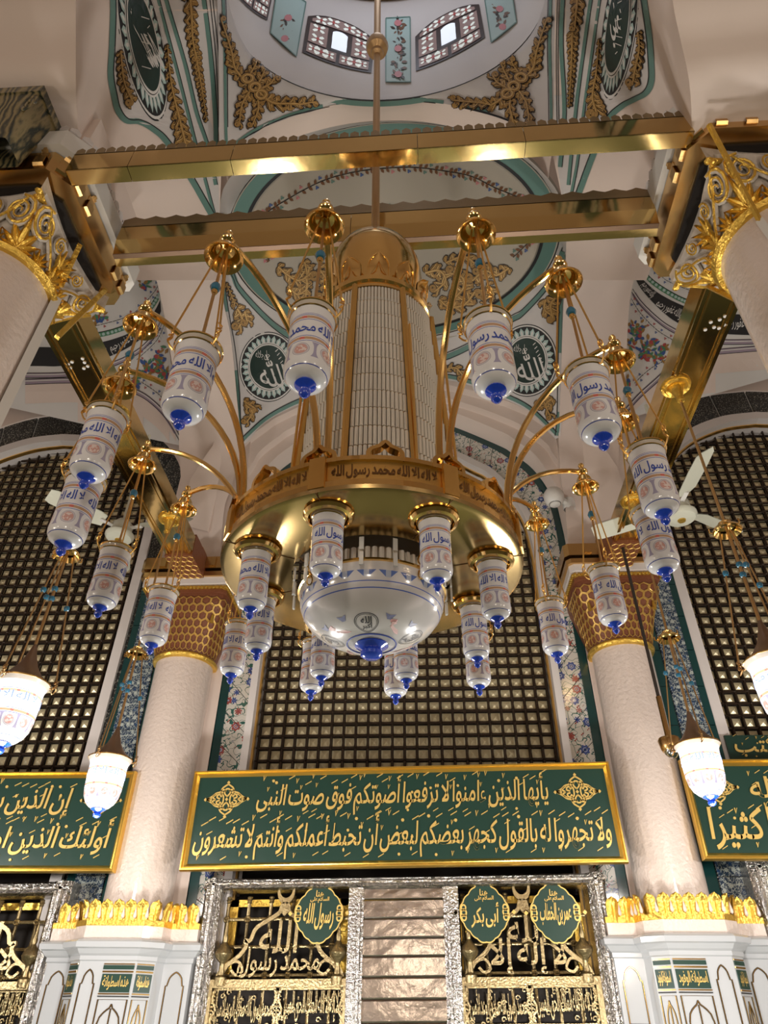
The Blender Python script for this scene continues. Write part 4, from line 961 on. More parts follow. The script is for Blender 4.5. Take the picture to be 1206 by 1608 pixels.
# ================================================================== COLUMNS
def spiral(c, ax, ay, r0, r1, turns, n=26):
    return [tuple(c[i]+(ax[i]*math.cos(2*PI*turns*k/n)+ay[i]*math.sin(2*PI*turns*k/n))*(r0+(r1-r0)*k/n) for i in range(3)) for k in range(n+1)]
def front_column(side):
    cx, cy = side*2.5, 2.55; dz = .03*side
    t = thing('column', 'near column on the %s with white and gilt scrolled capital in a brass collar' % ('left' if side < 0 else 'right'), 'column', (cx, cy, -1.6))
    L = Vector((cx, cy, -1.6)); Z = lambda z: z+1.6+dz
    sh = M(); sh.lathe([(.38, 0), (.38, .3), (.36, .35), (.35, 3.0), (.335, Z(3.90))], 40); sh.obj('shaft', GLOSSPL, t)
    tr = M(); tr.lathe([(.335, Z(3.87)), (.365, Z(3.872)), (.385, Z(3.90)), (.365, Z(3.928)), (.35, Z(3.935)), (.335, Z(3.96))], 40); tr.obj('gilt_torus', GOLDLEAF, t)
    # bell from round to square
    rows = []
    for k in range(9):
        f = k/8; z = Z(3.93+.30*f); row = []
        for j in range(48):
            a = 2*PI*j/48; c, s = math.cos(a), math.sin(a); sq = .44/max(abs(c), abs(s)); sq = sq*(.90+.1*abs(math.sin(2*a)))
            r = .345+(sq*1.0-.345)*(f**1.2); row.append((r*c, r*s, z))
        rows.append(row+[row[0]])
    b = M(); b.grid(rows); b.obj('bell', CAPW, t)
    # abacus with concave sides, gilt rope under it
    ab = []
    for q in range(4):
        a0 = PI/4+q*PI/2
        for k in range(8):
            f = k/8; p0 = (.64*math.cos(a0-.06), .64*math.sin(a0-.06)); p1 = (.64*math.cos(a0+PI/2+.06), .64*math.sin(a0+PI/2+.06)); mid = a0+PI/4; d = .06*math.sin(PI*f)
            ab.append((p0[0]+(p1[0]-p0[0])*f-d*math.cos(mid), p0[1]+(p1[1]-p0[1])*f-d*math.sin(mid)))
    A = M(); A.prism(ab, lambda a, b, c: (a, b, c), Z(4.22), Z(4.36)); A.obj('abacus', CAPW, t, smooth=False)
    pts = [Vector((a*.985, b*.985, Z(4.205))) for a, b in ab]; n = len(pts); egg = M().lathe([(0, -.014), (.018, -.011), (.026, 0), (.018, .011), (0, .014)], 8).mesh('gilt_egg', GOLDLEAF)
    rope = M(); rope.tube(pts, .026, 6, closed=True); rope.obj('gilt_border', GOLDLEAF, t)
    for i in range(n):
        for f in (0, .5):
            o = link(egg, 'gilt_egg', t, loc=pts[i]*(1-f)+pts[(i+1) % n]*f+Vector((0, 0, -.012)))
    # carved relief on the bell: gilt acanthus leaves and palmettes, white scrolls with gilt edges
    def S(a, f, g):
        c, sn = math.cos(a), math.sin(a); sq = .44/max(abs(c), abs(sn))*(.90+.1*abs(math.sin(2*a))); r = .345+(sq*1.0-.345)*(max(0, f)**1.2)+g
        return (r*c, r*sn, Z(3.93+.30*f)-g*.6)
    def leaf_relief(a0, f0, H, lobes, w, mt, name, g1=.035):
        m = M()
        for th, ln in lobes:
            c, sn = math.sin(math.radians(th)), math.cos(math.radians(th)); rows = []
            for k in range(8):
                f = k/7; hw = w*math.sin(PI*min(1, .12+.88*f)**.75)*(1 if k < 7 else 0); row = []
                for q, g in ((-1, .004), (-.45, g1*.75), (0, g1*.45), (.45, g1*.75), (1, .004)):
                    ss = H*ln*f*c-hw*q*sn*-1*-1; hh = H*ln*f*sn+hw*q*c; row.append(S(a0+ss/.5, f0+hh/.37, g*(.5+.5*f)+.02*f*f))
                rows.append(row)
            m.grid(rows)
        return m.obj(name, mt, t)
    full = [(-78, .55), (-52, .78), (-26, .93), (0, 1.0), (26, .93), (52, .78), (78, .55)]
    for i in range(8):
        a = i*PI/4
        leaf_relief(a, -.02, .235 if i % 2 else .20, full, .036, GOLDLEAF, 'acanthus_leaf')
        leaf_relief(a+PI/8, .0, .13, full[1:-1], .022, GOLDLEAF, 'small_leaf', .025)
    for i in range(4):
        a0 = i*PI/2
        leaf_relief(a0, .42, .20, full, .030, GOLDLEAF, 'palmette', .03)
        for sg in (-1, 1):
            for (ds, f0, r0, tr, w) in ((.36, .66, .100, 2.3, .024), (.17, .74, .062, 2.0, .016)):
                for mt, ww, g, nm in ((CAPW, w, .02, 'volute'), (GOLDLEAF, w*.45, .02+w*.75, 'gilt_scroll')):
                    pts = []
                    for k in range(31):
                        an = PI/2*1.0-sg*2*PI*tr*k/30; r = r0*(1-.86*k/30); pts.append(S(a0+sg*ds/.5*.86+r*math.cos(an)/.5*.8, f0+r*math.sin(an)/.36, g))
                    m = M(); m.tube(pts, [ww*(1-.55*k/30) for k in range(31)], 6); m.obj(nm, mt, t)
            m = M(); m.tube([S(a0+sg*x/.5, f, .022) for x, f in ((.10, .12), (.14, .30), (.20, .48), (.27, .66), (.33, .90))], [.012, .018, .02, .018, .014], 6); m.obj('stem', CAPW, t)
            m = M(); m.tube([S(a0+sg*x/.5, f, .040) for x, f in ((.10, .12), (.14, .30), (.20, .48), (.27, .66), (.33, .90))], .008, 5); m.obj('gilt_scroll', GOLDLEAF, t)
    # brass collar: flat ring below, upright band, tabs
    hw, hf, hb, ch = .54, -.52, .51, .12
    zb, zt = Z(4.385), Z(4.60)
    def outl(g): return [(-hw-g, hb+g-ch*.5), (-hw-g+ch*.5, hb+g), (hw+g-ch*.5, hb+g), (hw+g, hb+g-ch*.5), (hw+g, hf-g+ch), (hw+g-ch, hf-g), (-hw-g+ch, hf-g), (-hw-g, hf-g+ch)]
    up = lambda a, b, c: (a, b, c)
    m = M(); m.strip(outl(0), outl(-.10), up, zb, zb+.02, closed=True); col = m.obj('brass_collar', BRASSD, t, smooth=False)
    m = M(); m.strip(outl(0), outl(-.015), up, zb+.02, zt, closed=True); m.obj('collar_band', BRASSD, col, smooth=False)
    tab = M()
    prof = [(0, 0), (-.018, .01), (-.018, .09), (0, .10), (-.004, .15), (-.02, .17), (-.024, .19)]
    for k in range(len(prof)-1):
        (y0, z0), (y1, z1) = prof[k], prof[k+1]; w0 = .035 if k < 4 else .035-.012*(k-3)
        tab.add([(-w0, y0, z0), (w0, y0, z0), (w0*.95, y1, z1), (-w0*.95, y1, z1), (-w0, y0+.006, z0), (w0, y0+.006, z0), (w0*.95, y1+.006, z1), (-w0*.95, y1+.006, z1)], [(0, 1, 2, 3), (4, 5, 6, 7), (0, 1, 5, 4), (2, 3, 7, 6), (0, 3, 7, 4), (1, 2, 6, 5)])
    tme = tab.mesh('collar_tab', BRASSD, smooth=False)
    for x in (-.36, -.18, .02, .20, .36):
        o = link(tme, 'collar_tab', col, loc=(x, hf-.002, zb+.04))
    for s in (-1, 1):
        for y in (-.34, -.2, .3, .42):
            o = link(tme, 'collar_tab', col, loc=(s*(hw+.002), y, zb+.04)); o.rotation_euler = (0, 0, s*PI/2)
        o = link(tme, 'collar_tab', col, loc=(s*(hw-ch/2), hf+ch/2, zb+.04)); o.rotation_euler = (0, 0, s*PI/4)
    # white impost block with a toothed edge
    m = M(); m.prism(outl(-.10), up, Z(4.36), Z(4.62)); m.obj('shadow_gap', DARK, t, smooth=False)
    m = M(); m.prism(outl(.045), up, Z(4.615), Z(4.80)); m.obj('impost', WHITEM, t, smooth=False)
    m = M(); m.prism(outl(.0), up, Z(4.80), Z(4.90)); m.obj('upper_impost', PLASTER_W, t, smooth=False)
    teeth = M(); o_ = outl(.01)
    for i in range(8):
        a, b = o_[i], o_[(i+1) % 8]; l = math.hypot(b[0]-a[0], b[1]-a[1]); n = max(1, int(l/.075))
        for k in range(n):
            p = [(a[0]+(b[0]-a[0])*(k+f)/n, a[1]+(b[1]-a[1])*(k+f)/n) for f in (.08, .92, .5)]
            teeth.add([(p[0][0], p[0][1], Z(4.90)), (p[1][0], p[1][1], Z(4.90)), (p[1][0], p[1][1], Z(4.93)), (p[2][0], p[2][1], Z(4.96)), (p[0][0], p[0][1], Z(4.93))]+[(q[0]*.985, q[1]*.985, z) for q, z in ((p[0], Z(4.90)), (p[1], Z(4.90)), (p[1], Z(4.93)), (p[2], Z(4.96)), (p[0], Z(4.93)))], [(0, 1, 2, 3, 4), (5, 6, 7, 8, 9), (0, 1, 6, 5), (1, 2, 7, 6), (2, 3, 8, 7), (3, 4, 9, 8), (4, 0, 5, 9)])
    teeth.obj('toothed_edge', PLASTER_W, t, smooth=False)
    # square pier above, to the vault
    m = M(); m.box(-.5, .5, -.42, .45, Z(4.9), Z(5.3)); m.obj('pier_foot', PLASTER, t, smooth=False)
    # gilt struts and cable trunking
    if side < 0:
        S = [((-2.05, 2.53, 4.3), (-2.17, 2.68, 3.87)), ((-2.0, 2.88, 4.28), (-2.09, 2.75, 3.59))]
        cond = ((-2.16, 2.68, 3.90), (-2.13, 2.66, .2))
    else:
        S = [((2.02, 1.98, 4.36), (2.268, 2.3, 3.80)), ((2.17, 3.0, 4.33), (2.278, 2.8, 3.765))]
        cond = ((2.27, 2.3, 3.82), (2.32, 2.26, 2.6))
    for p, q in S:
        m = M(); m.tube(off([p, q], L), .022 if side < 0 else .016, 4); m.obj('gilt_strut', GOLDLEAF, t, smooth=False)
    m = M(); m.tube(off([cond[0], cond[1]], L), [.04, .04] if side < 0 else [.03, .03], 4); m.obj('cable_trunking', WHITEM, t, smooth=False)
    return t
front_column(-1); front_column(1)

def wall_column(side):
    cx, cy, dz = side*2.5-(.05 if side < 0 else .02), 7.36, .035*side
    t = thing('column', 'pale engaged column with honeycomb capital on the %s of the middle grille window' % ('left' if side < 0 else 'right'), 'column', (cx, cy, -1.6))
    Z = lambda z: z+1.6+dz
    m = M(); m.lathe([(.33, 0), (.325, Z(.6)), (.318, Z(1.0)), (.325, Z(3.44))], 48); m.obj('shaft', GLOSSPL, t)
    m = M(); m.lathe([(.325, Z(3.42)), (.36, Z(3.43)), (.372, Z(3.455)), (.36, Z(3.48)), (.33, Z(3.49))], 40); m.obj('gilt_torus', GOLDLEAF, t)
    def surf(a, f, g=0.0):
        c, s = math.cos(a), math.sin(a); sq = min(.475/max(abs(c), abs(s)), .60); r = .345+(sq-.345)*min(1, (f*1.15))**1.1+g
        return (r*c, r*s, Z(3.48+.68*f))
    b = M(); b.grid([[surf(2*PI*j/64, k/10) for j in range(65)] for k in range(11)]); b.obj('bell', CHOCO, t)
    # honeycomb: one gilded hexagon after another, each with a brown sunken cell
    nc = 18; nr = 7
    for r in range(nr):
        for c in range(nc):
            a0 = PI+(c+(.5 if r % 2 else 0))*2*PI/nc*.5*1.0
            if not (PI-.05 <= a0 <= 2*PI+.05): continue
            f0 = .03+(r+.5)*.125; da = PI/nc; df = .125
            hx = [(0, -.62), (.47, -.31), (.47, .31), (0, .62), (-.47, .31), (-.47, -.31)]
            o1 = [surf(a0+x*da*1.06, f0+y*df*1.06, .012) for x, y in hx]; o2 = [surf(a0+x*da*.88, f0+y*df*.88, .012) for x, y in hx]; o3 = [surf(a0+x*da*.84, f0+y*df*.84, .003) for x, y in hx]
            m = M(); m.add(o1+o2+o3, [(i, (i+1) % 6, (i+1) % 6+6, i+6) for i in range(6)]+[(i+6, (i+1) % 6+6, (i+1) % 6+12, i+12) for i in range(6)]); m.obj('honeycomb_cell', HEXG, t, smooth=False)
    def sqr(h, z0, z1, n, mt, ch=.05):
        o = [(-h, h), (h, h), (h, -h+ch), (h-ch, -h), (-h+ch, -h), (-h, -h+ch)]; m = M(); m.prism(o, lambda a, b, c: (a, b, c), Z(z0), Z(z1)); return m.obj(n, mt, t, smooth=False)
    sqr(.485, 4.16, 4.20, 'brown_fillet', CHOCO); ro = M(); n = 22
    for s in range(4):
        for k in range(n):
            p = Vector((-.50+1.0*(k+.5)/n, -.50, Z(4.215))); p = Matrix.Rotation(s*PI/2, 3, 'Z') @ p
            ro.lathe([(0, -.02), (.02, -.01), (.022, .01), (0, .02)], 6, p)
    ro.obj('gilt_beading', GOLDLEAF, t, kind='stuff')
    sqr(.475, 4.20, 4.25, 'gilt_fillet', GOLDLEAF); sqr(.53, 4.25, 4.34, 'abacus', PLASTER_W)
    sqr(.56, 4.34, 4.40, 'lower_brass_band', BRASSD); sqr(.50, 4.40, 4.46, 'dark_joint', DARK); sqr(.57, 4.44, 4.60, 'brass_collar', BRASSD)
    for x in (-.3, 0, .3):
        m = M(); m.box(x-.04, x+.04, -.60, -.565, Z(4.46), Z(4.58)); m.obj('collar_tab', BRASSD, t, smooth=False)
    # clad beam end above the collar
    m = M(); m.box(-.14, .14, -.56, -.40, Z(4.6), Z(4.75)); m.obj('beam_shoe', BRASSD, t, smooth=False)
    for s in (-1, 1):
        m = M(); m.lathe([(0, 0), (.02, .0), (.02, .05), (.014, .10), (0, .11)], 8, (s*.36, -.40, Z(3.80))); m.obj('gilt_drop', GOLDLEAF, t)
    # ---- marble foot
    def plan(g, d=0.0):
        q = [(-.66, .10), (-.66, -.16), (-.41, -.16), (-.38, -.30), (-.25, -.415), (.25, -.415), (.38, -.30), (.41, -.16), (.66, -.16), (.66, .10)]
        c = []
        for x, y in q: c.append((x+(g if x > 0 else -g)*(1 if abs(x) > .3 else .5), y-(g if y < 0 else 0)))
        return c
    fr = lambda a, b, c: (a, b, c)
    def slab(g, z0, z1, n, mt): m = M(); m.prism(plan(g), fr, Z(z0), Z(z1)); return m.obj(n, mt, t, smooth=False)
    slab(0, -1.6, .58, 'marble_foot', MARBLE)
    m = M(); rows = []
    for g, z in ((0, .52), (.012, .53), (.012, .56), (.03, .575), (.055, .61), (.075, .62), (.08, .66), (.065, .675), (.03, .69)): rows.append([(x, y, Z(z)) for x, y in plan(g)])
    m.grid(rows); m.obj('marble_cornice', MARBLE, t, smooth=False)
    slab(.02, .685, .80, 'pink_course', GLOSSPL)
    # gilded leaves standing round the foot
    pl = plan(.0)[1:-1]; seg = []; tot = 0
    for a, b in zip(pl, pl[1:]): seg.append((a, b, tot, math.hypot(b[0]-a[0], b[1]-a[1]))); tot += seg[-1][3]
    lm = M(); rows = []
    for k in range(11):
        f = k/10; w = .0535*(1 if f < .70 else math.sqrt(max(.0, 1-((f-.70)/.30)**2))); z = .20*f; y = -.012-.03*f**2
        rows.append([(w*(j/4-1), y-.018*(1-(j/4-1)**2)+(.012 if j == 4 and f < .75 else 0), z) for j in range(9)])
    lm.grid(rows); lm.grid([[(x, y+.012, z) for x, y, z in r] for r in rows]); leafm = lm.mesh('gilt_leaf', GOLDLEAF); tearm = M().lathe([(0, 0), (.014, .012), (.016, .03), (.009, .06), (0, .10)], 8).mesh('pink_teardrop', GLOSSPL)
    n = 15
    for i in range(n):
        s = (i+.5)/n*tot
        for a, b, t0, l in seg:
            if t0 <= s <= t0+l:
                f = (s-t0)/l; an = math.atan2(b[1]-a[1], b[0]-a[0]); o = link(leafm, 'gilt_leaf', t, loc=(a[0]+(b[0]-a[0])*f, a[1]+(b[1]-a[1])*f, Z(.79))); o.rotation_euler = (0, 0, an)
                o = link(tearm, 'pink_teardrop', t, loc=(a[0]+(b[0]-a[0])*f+math.cos(an)*tot/n/2+math.sin(an)*.03, a[1]+(b[1]-a[1])*f+math.sin(an)*tot/n/2-math.cos(an)*.03, Z(.835))); o.rotation_euler = (0, 0, an)
    slab(.025, .785, .83, 'gilt_band', GOLDLEAF); slab(-.04, .83, .90, 'leaf_backing', GOLDLEAF)
    # inlaid panels on each face of the foot
    faces = [((-.66, -.16), (-.41, -.16), 'arch'), ((-.41, -.16), (-.38, -.30), 'none'), ((-.38, -.30), (-.25, -.415), 'text'), ((-.25, -.415), (-.04, -.415), 'arch'), ((-.04, -.415), (.25, -.415), 'text'), ((.25, -.415), (.38, -.30), 'text'), ((.41, -.16), (.66, -.16), 'arch')]
    if side > 0: faces = [((-b[0], b[1]), (-a[0], a[1]), k) for a, b, k in faces][::-1]
    for a, b, kind in faces:
        if kind == 'none': continue
        dx, dy = b[0]-a[0], b[1]-a[1]; l = math.hypot(dx, dy); dx, dy = dx/l, dy/l; nx, ny = dy, -dx
        F = lambda p, z, c, a=a, dx=dx, dy=dy, nx=nx, ny=ny: (a[0]+dx*p+nx*c, a[1]+dy*p+ny*c, Z(z))
        def line(pts, n_, mts):
            par = None
            for w, c, mt in ((.013, .004, BLACK), (.006, .008, GOLD)):
                m = M(); q = [Vector((p, z, 0)) for p, z in pts]; A = []; B = []
                for i, p in enumerate(q):
                    t_ = (q[min(i+1, len(q)-1)]-q[max(i-1, 0)]).normalized(); nn = Vector((-t_.y, t_.x, 0))*w/2; A.append(((p+nn).x, (p+nn).y)); B.append(((p-nn).x, (p-nn).y))
                m.strip(A, B, F, -.002, c); par = m.obj(n_ if mt is BLACK else 'gilt_line', mt, par or t, smooth=False)
        def top(x0, x1, z, h): 
            k = []
            for i in range(11):
                f = i/10; k.append((x0+(x1-x0)*f, z+h*(.75*math.sqrt(max(0, 1-(2*f-1)**2))**.8+.25*(1-abs(2*f-1)))))
            return [(x0-.012, z-.02)]+[(x0-.012, z)]+k+[(x1+.012, z)]+[(x1+.012, z-.02)]
        e = .045
        if kind == 'arch':
            line([(e, .06)]+top(e+.012, l-e-.012, .36, .10)+[(l-e, .06)], 'inlaid_panel', 0)
            line([(e+.01, -1.2)]+top(e+.022, l-e-.022, -.04, .10)+[(l-e-.01, -1.2)], 'inlaid_panel', 0); line([(e, .06), (l-e, .06)], 'inlaid_panel', 0)
        else:
            m = M(); m.box(0, 0, 0, 0, 0, 0); m = M(); m.strip([(.015, .30), (l-.015, .30)], [(.015, .43), (l-.015, .43)], F, 0, .008); g = m.obj('green_plaque', GREENP, t, smooth=False)
            m = M(); put_text(m, 'هذه اسطوانة' if side < 0 else 'اسطوانة الوفود', F, .03, l-.03, .315, .42, .011, bold=.01); m.obj('gilt_lettering', YGOLD, g, smooth=False)
            for z0, z1, mt, n_ in ((.44, .452, GOLD, 'gilt_line'), (.462, .492, GREENP, 'green_band'), (.497, .505, GOLD, 'gilt_line'), (.285, .294, GOLD, 'gilt_line'), (.268, .276, BLACK, 'dark_line')):
                m = M(); m.strip([(.01, z0), (l-.01, z0)], [(.01, z1), (l-.01, z1)], F, 0, .007); m.obj(n_, mt, t, smooth=False)
            line([(.02, -1.2), (.02, .25), (l-.02, .25), (l-.02, -1.2)], 'inlaid_panel', 0)
            h = l/2; k = [(.035, -1.2), (.035, .03), (.05, .05), (.05, .08)]+[(.05+(h-.05)*f, .08+.12*f**.45*(1 if f < .9 else 1.15)) for f in (.15, .4, .65, .85, 1.0)]
            line(k+[(l-x, z) for x, z in k[::-1]], 'inlaid_panel', 0); line([(h, .19), (h, -1.2)], 'inlaid_panel', 0)
    return t
wall_column(-1); wall_column(1)

# ================================================================== GREEN CALLIGRAPHY PANELS
def sign(label, x0, x1, z0, z1, y, lines, flor, tilt=0.0, dark=GREENP, frame=True, seed=1):
    cx, cz = (x0+x1)/2, (z0+z1)/2; t = thing('calligraphy_panel', label, 'sign', (cx, y, z0)); t.rotation_euler = (0, -tilt, 0)
    F = lambda a, b, c: (a-cx, -c, b-z0); fw = .062
    m = M(); m.strip([(x0+fw*.5, z0+fw*.5), (x1-fw*.5, z0+fw*.5)], [(x0+fw*.5, z1-fw*.5), (x1-fw*.5, z1-fw*.5)], F, -.03, 0); bd = m.obj('green_board', dark, t, smooth=False)
    if frame:
        c = [(x0, z0), (x1, z0), (x1, z1), (x0, z1)]; c2 = [(x0+fw, z0+fw), (x1-fw, z0+fw), (x1-fw, z1-fw), (x0+fw, z1-fw)]
        for i in range(4):
            j = (i+1) % 4; m = M(); rows = []
            for f, d in ((0, -.03), (0, .02), (.12, .045), (.3, .045), (.42, .03), (.62, .035), (.8, .02), (1, .004)):
                rows.append([F(c[i][0]+(c2[i][0]-c[i][0])*f, c[i][1]+(c2[i][1]-c[i][1])*f, d), F(c[j][0]+(c2[j][0]-c[j][0])*f, c[j][1]+(c2[j][1]-c[j][1])*f, d)])
            m.grid(rows); m.obj('frame_rail', FRAMEG, t, smooth=False)
    rd = random.Random(seed)
    for s, a, b, c, d in lines:
        m = M(); put_text(m, s, F, a, b, c, d, .004, .012, bold=.011, shear=-.10); n = max(4, int((b-a)/.085))
        ticks(m, F, a, b, c+(d-c)*.80, c+(d-c)*.98, .010, n, (d-c)*.14, rd); ticks(m, F, a, b, c+(d-c)*.0, c+(d-c)*.10, .010, n//2, (d-c)*.12, rd); ticks(m, F, a, b, c+(d-c)*.45, c+(d-c)*.75, .010, n//2, (d-c)*.12, rd)
        m.obj('gilt_lettering', YGOLD, bd, smooth=False, kind='stuff')
    for a, b, r in flor:
        m = M(); N_ = 32
        for q in range(4):     # pierced arabesque lozenge
            sx, sz = (1, 1) if q == 0 else (-1, 1) if q == 1 else (-1, -1) if q == 2 else (1, -1)
            for L in ([(1.0, 0), (.72, .16), (.55, .30), (.34, .36), (.26, .55), (0, .72)], [(.16, 0), (.2, .2), (.42, .24), (.5, .1), (.34, .04)], [(.56, 0), (.7, .1), (.62, .2), (.5, .26)], [(0, .14), (.14, .3), (.08, .48), (0, .5)], [(.22, .3), (.32, .4), (.18, .46), (.1, .36)], [(.74, .02), (.86, .06), (1.0, 0)]):
                C = cr(L, 12); A = []; B = []
                for i, p in enumerate(C):
                    p0, p1 = C[max(i-1, 0)], C[min(i+1, 11)]; dx, dz_ = p1[0]-p0[0], p1[1]-p0[1]; ln_ = math.hypot(dx, dz_) or 1; w = .035
                    A.append((a+sx*r*(p[0]-dz_/ln_*w), b+sz*r*(p[1]+dx/ln_*w))); B.append((a+sx*r*(p[0]+dz_/ln_*w), b+sz*r*(p[1]-dx/ln_*w)))
                m.strip(A, B, F, 0, .009)
        for dx, dz_ in ((1.06, 0), (-1.06, 0), (0, .8), (0, -.8), (.3, .18), (-.3, .18), (.3, -.18), (-.3, -.18), (0, 0)):
            m.prism([(a+r*(dx+.08), b+r*dz_), (a+r*dx, b+r*(dz_+.09)), (a+r*(dx-.08), b+r*dz_), (a+r*dx, b+r*(dz_-.09))], F, 0, .009)
        m.obj('gilt_arabesque', YGOLD, bd, smooth=False)
    return t
sign('long green gold-framed calligraphy panel across the middle below the grille window', -2.09, 2.05, 1.235, 2.145, 7.04,
     [('يأيها الذين ءامنوا لا ترفعوا أصوتكم فوق صوت النبى', -1.42, 1.42, 1.70, 2.06), ('ولا تجهروا له بالقول كجهر بعضكم لبعض أن تحبط أعملكم وأنتم لا تشعرون', -1.99, 1.95, 1.32, 1.70)], [(-1.73, 1.87, .20), (1.70, 1.87, .20)], .017, seed=5)
sign('green gold-framed calligraphy panel cut by the left edge, behind a lit lantern', -6.9, -2.72, 1.19, 2.12, 7.06, [('إن الذين يغضون أصوتهم عند رسول الله', -6.4, -3.32, 1.66, 2.02), ('أولئك الذين امتحن الله قلوبهم للتقوى لهم مغفرة', -6.8, -2.84, 1.30, 1.66)], [(-3.02, 1.84, .19)], 0, seed=6)
sign('green gold-framed calligraphy panel cut by the right edge, behind a lit lantern', 2.73, 6.9, 1.30, 2.20, 7.06, [('يأيها الذين ءامنوا اذكروا الله', 3.33, 6.0, 1.78, 2.10), ('اذكروا الله ذكرا كثيرا', 2.86, 4.85, 1.39, 1.76)], [(3.02, 1.94, .19)], 0, seed=7)
sign('small unframed green panel with gold writing under the right-hand grille', 3.36, 6.6, 2.28, 2.60, 7.42, [('الكتب', 3.46, 4.0, 2.34, 2.56)], [], 0, frame=False, seed=8)

# ================================================================== SILVER AND BRASS SCREENS BELOW THE PANELS
YS = 7.40
FS = lambda a, b, c: (a, YS-c, b+.016*a)
def post(m, x, z0, z1, r, rings, y=0.0, horiz=False, n=8):
    """turned bar with knops"""
    prof = [(r, z0)]
    for z in rings: prof += [(r, z-.030), (r*1.5, z-.022), (r*1.15, z-.012), (r*1.75, z), (r*1.15, z+.012), (r*1.5, z+.022), (r, z+.030)]
    prof.append((r, z1)); vs = []; fs = []
    for rr, z in prof:
        for j in range(n):
            a = 2*PI*j/n
            p = (x+rr*math.cos(a), z) if not horiz else (z, x+rr*math.cos(a)); vs.append(FS(p[0], p[1], y+rr*math.sin(a)))
    for i in range(len(prof)-1):
        for j in range(n): fs.append((i*n+j, i*n+(j+1) % n, (i+1)*n+(j+1) % n, (i+1)*n+j))
    m.add(vs, fs)
def outline(m, L, w, c0, c1, closed=False):
    C = L; n = len(C); A = []; B = []
    for i, p in enumerate(C):
        p0 = C[(i-1) % n] if closed else C[max(i-1, 0)]; p1 = C[(i+1) % n] if closed else C[min(i+1, n-1)]; dx, dz = p1[0]-p0[0], p1[1]-p0[1]; l = math.hypot(dx, dz) or 1
        A.append((p[0]-dz/l*w/2, p[1]+dx/l*w/2)); B.append((p[0]+dz/l*w/2, p[1]-dx/l*w/2))
    m.strip(A, B, FS, c0, c1, closed=closed)
def box_s(x0, x1, z0, z1, c0, c1, n, mt, t, bev=0):
    m = M(); m.strip([(x0, z0), (x1, z0)], [(x0, z1), (x1, z1)], FS, c0, c1); return m.obj(n, mt, t, smooth=False)
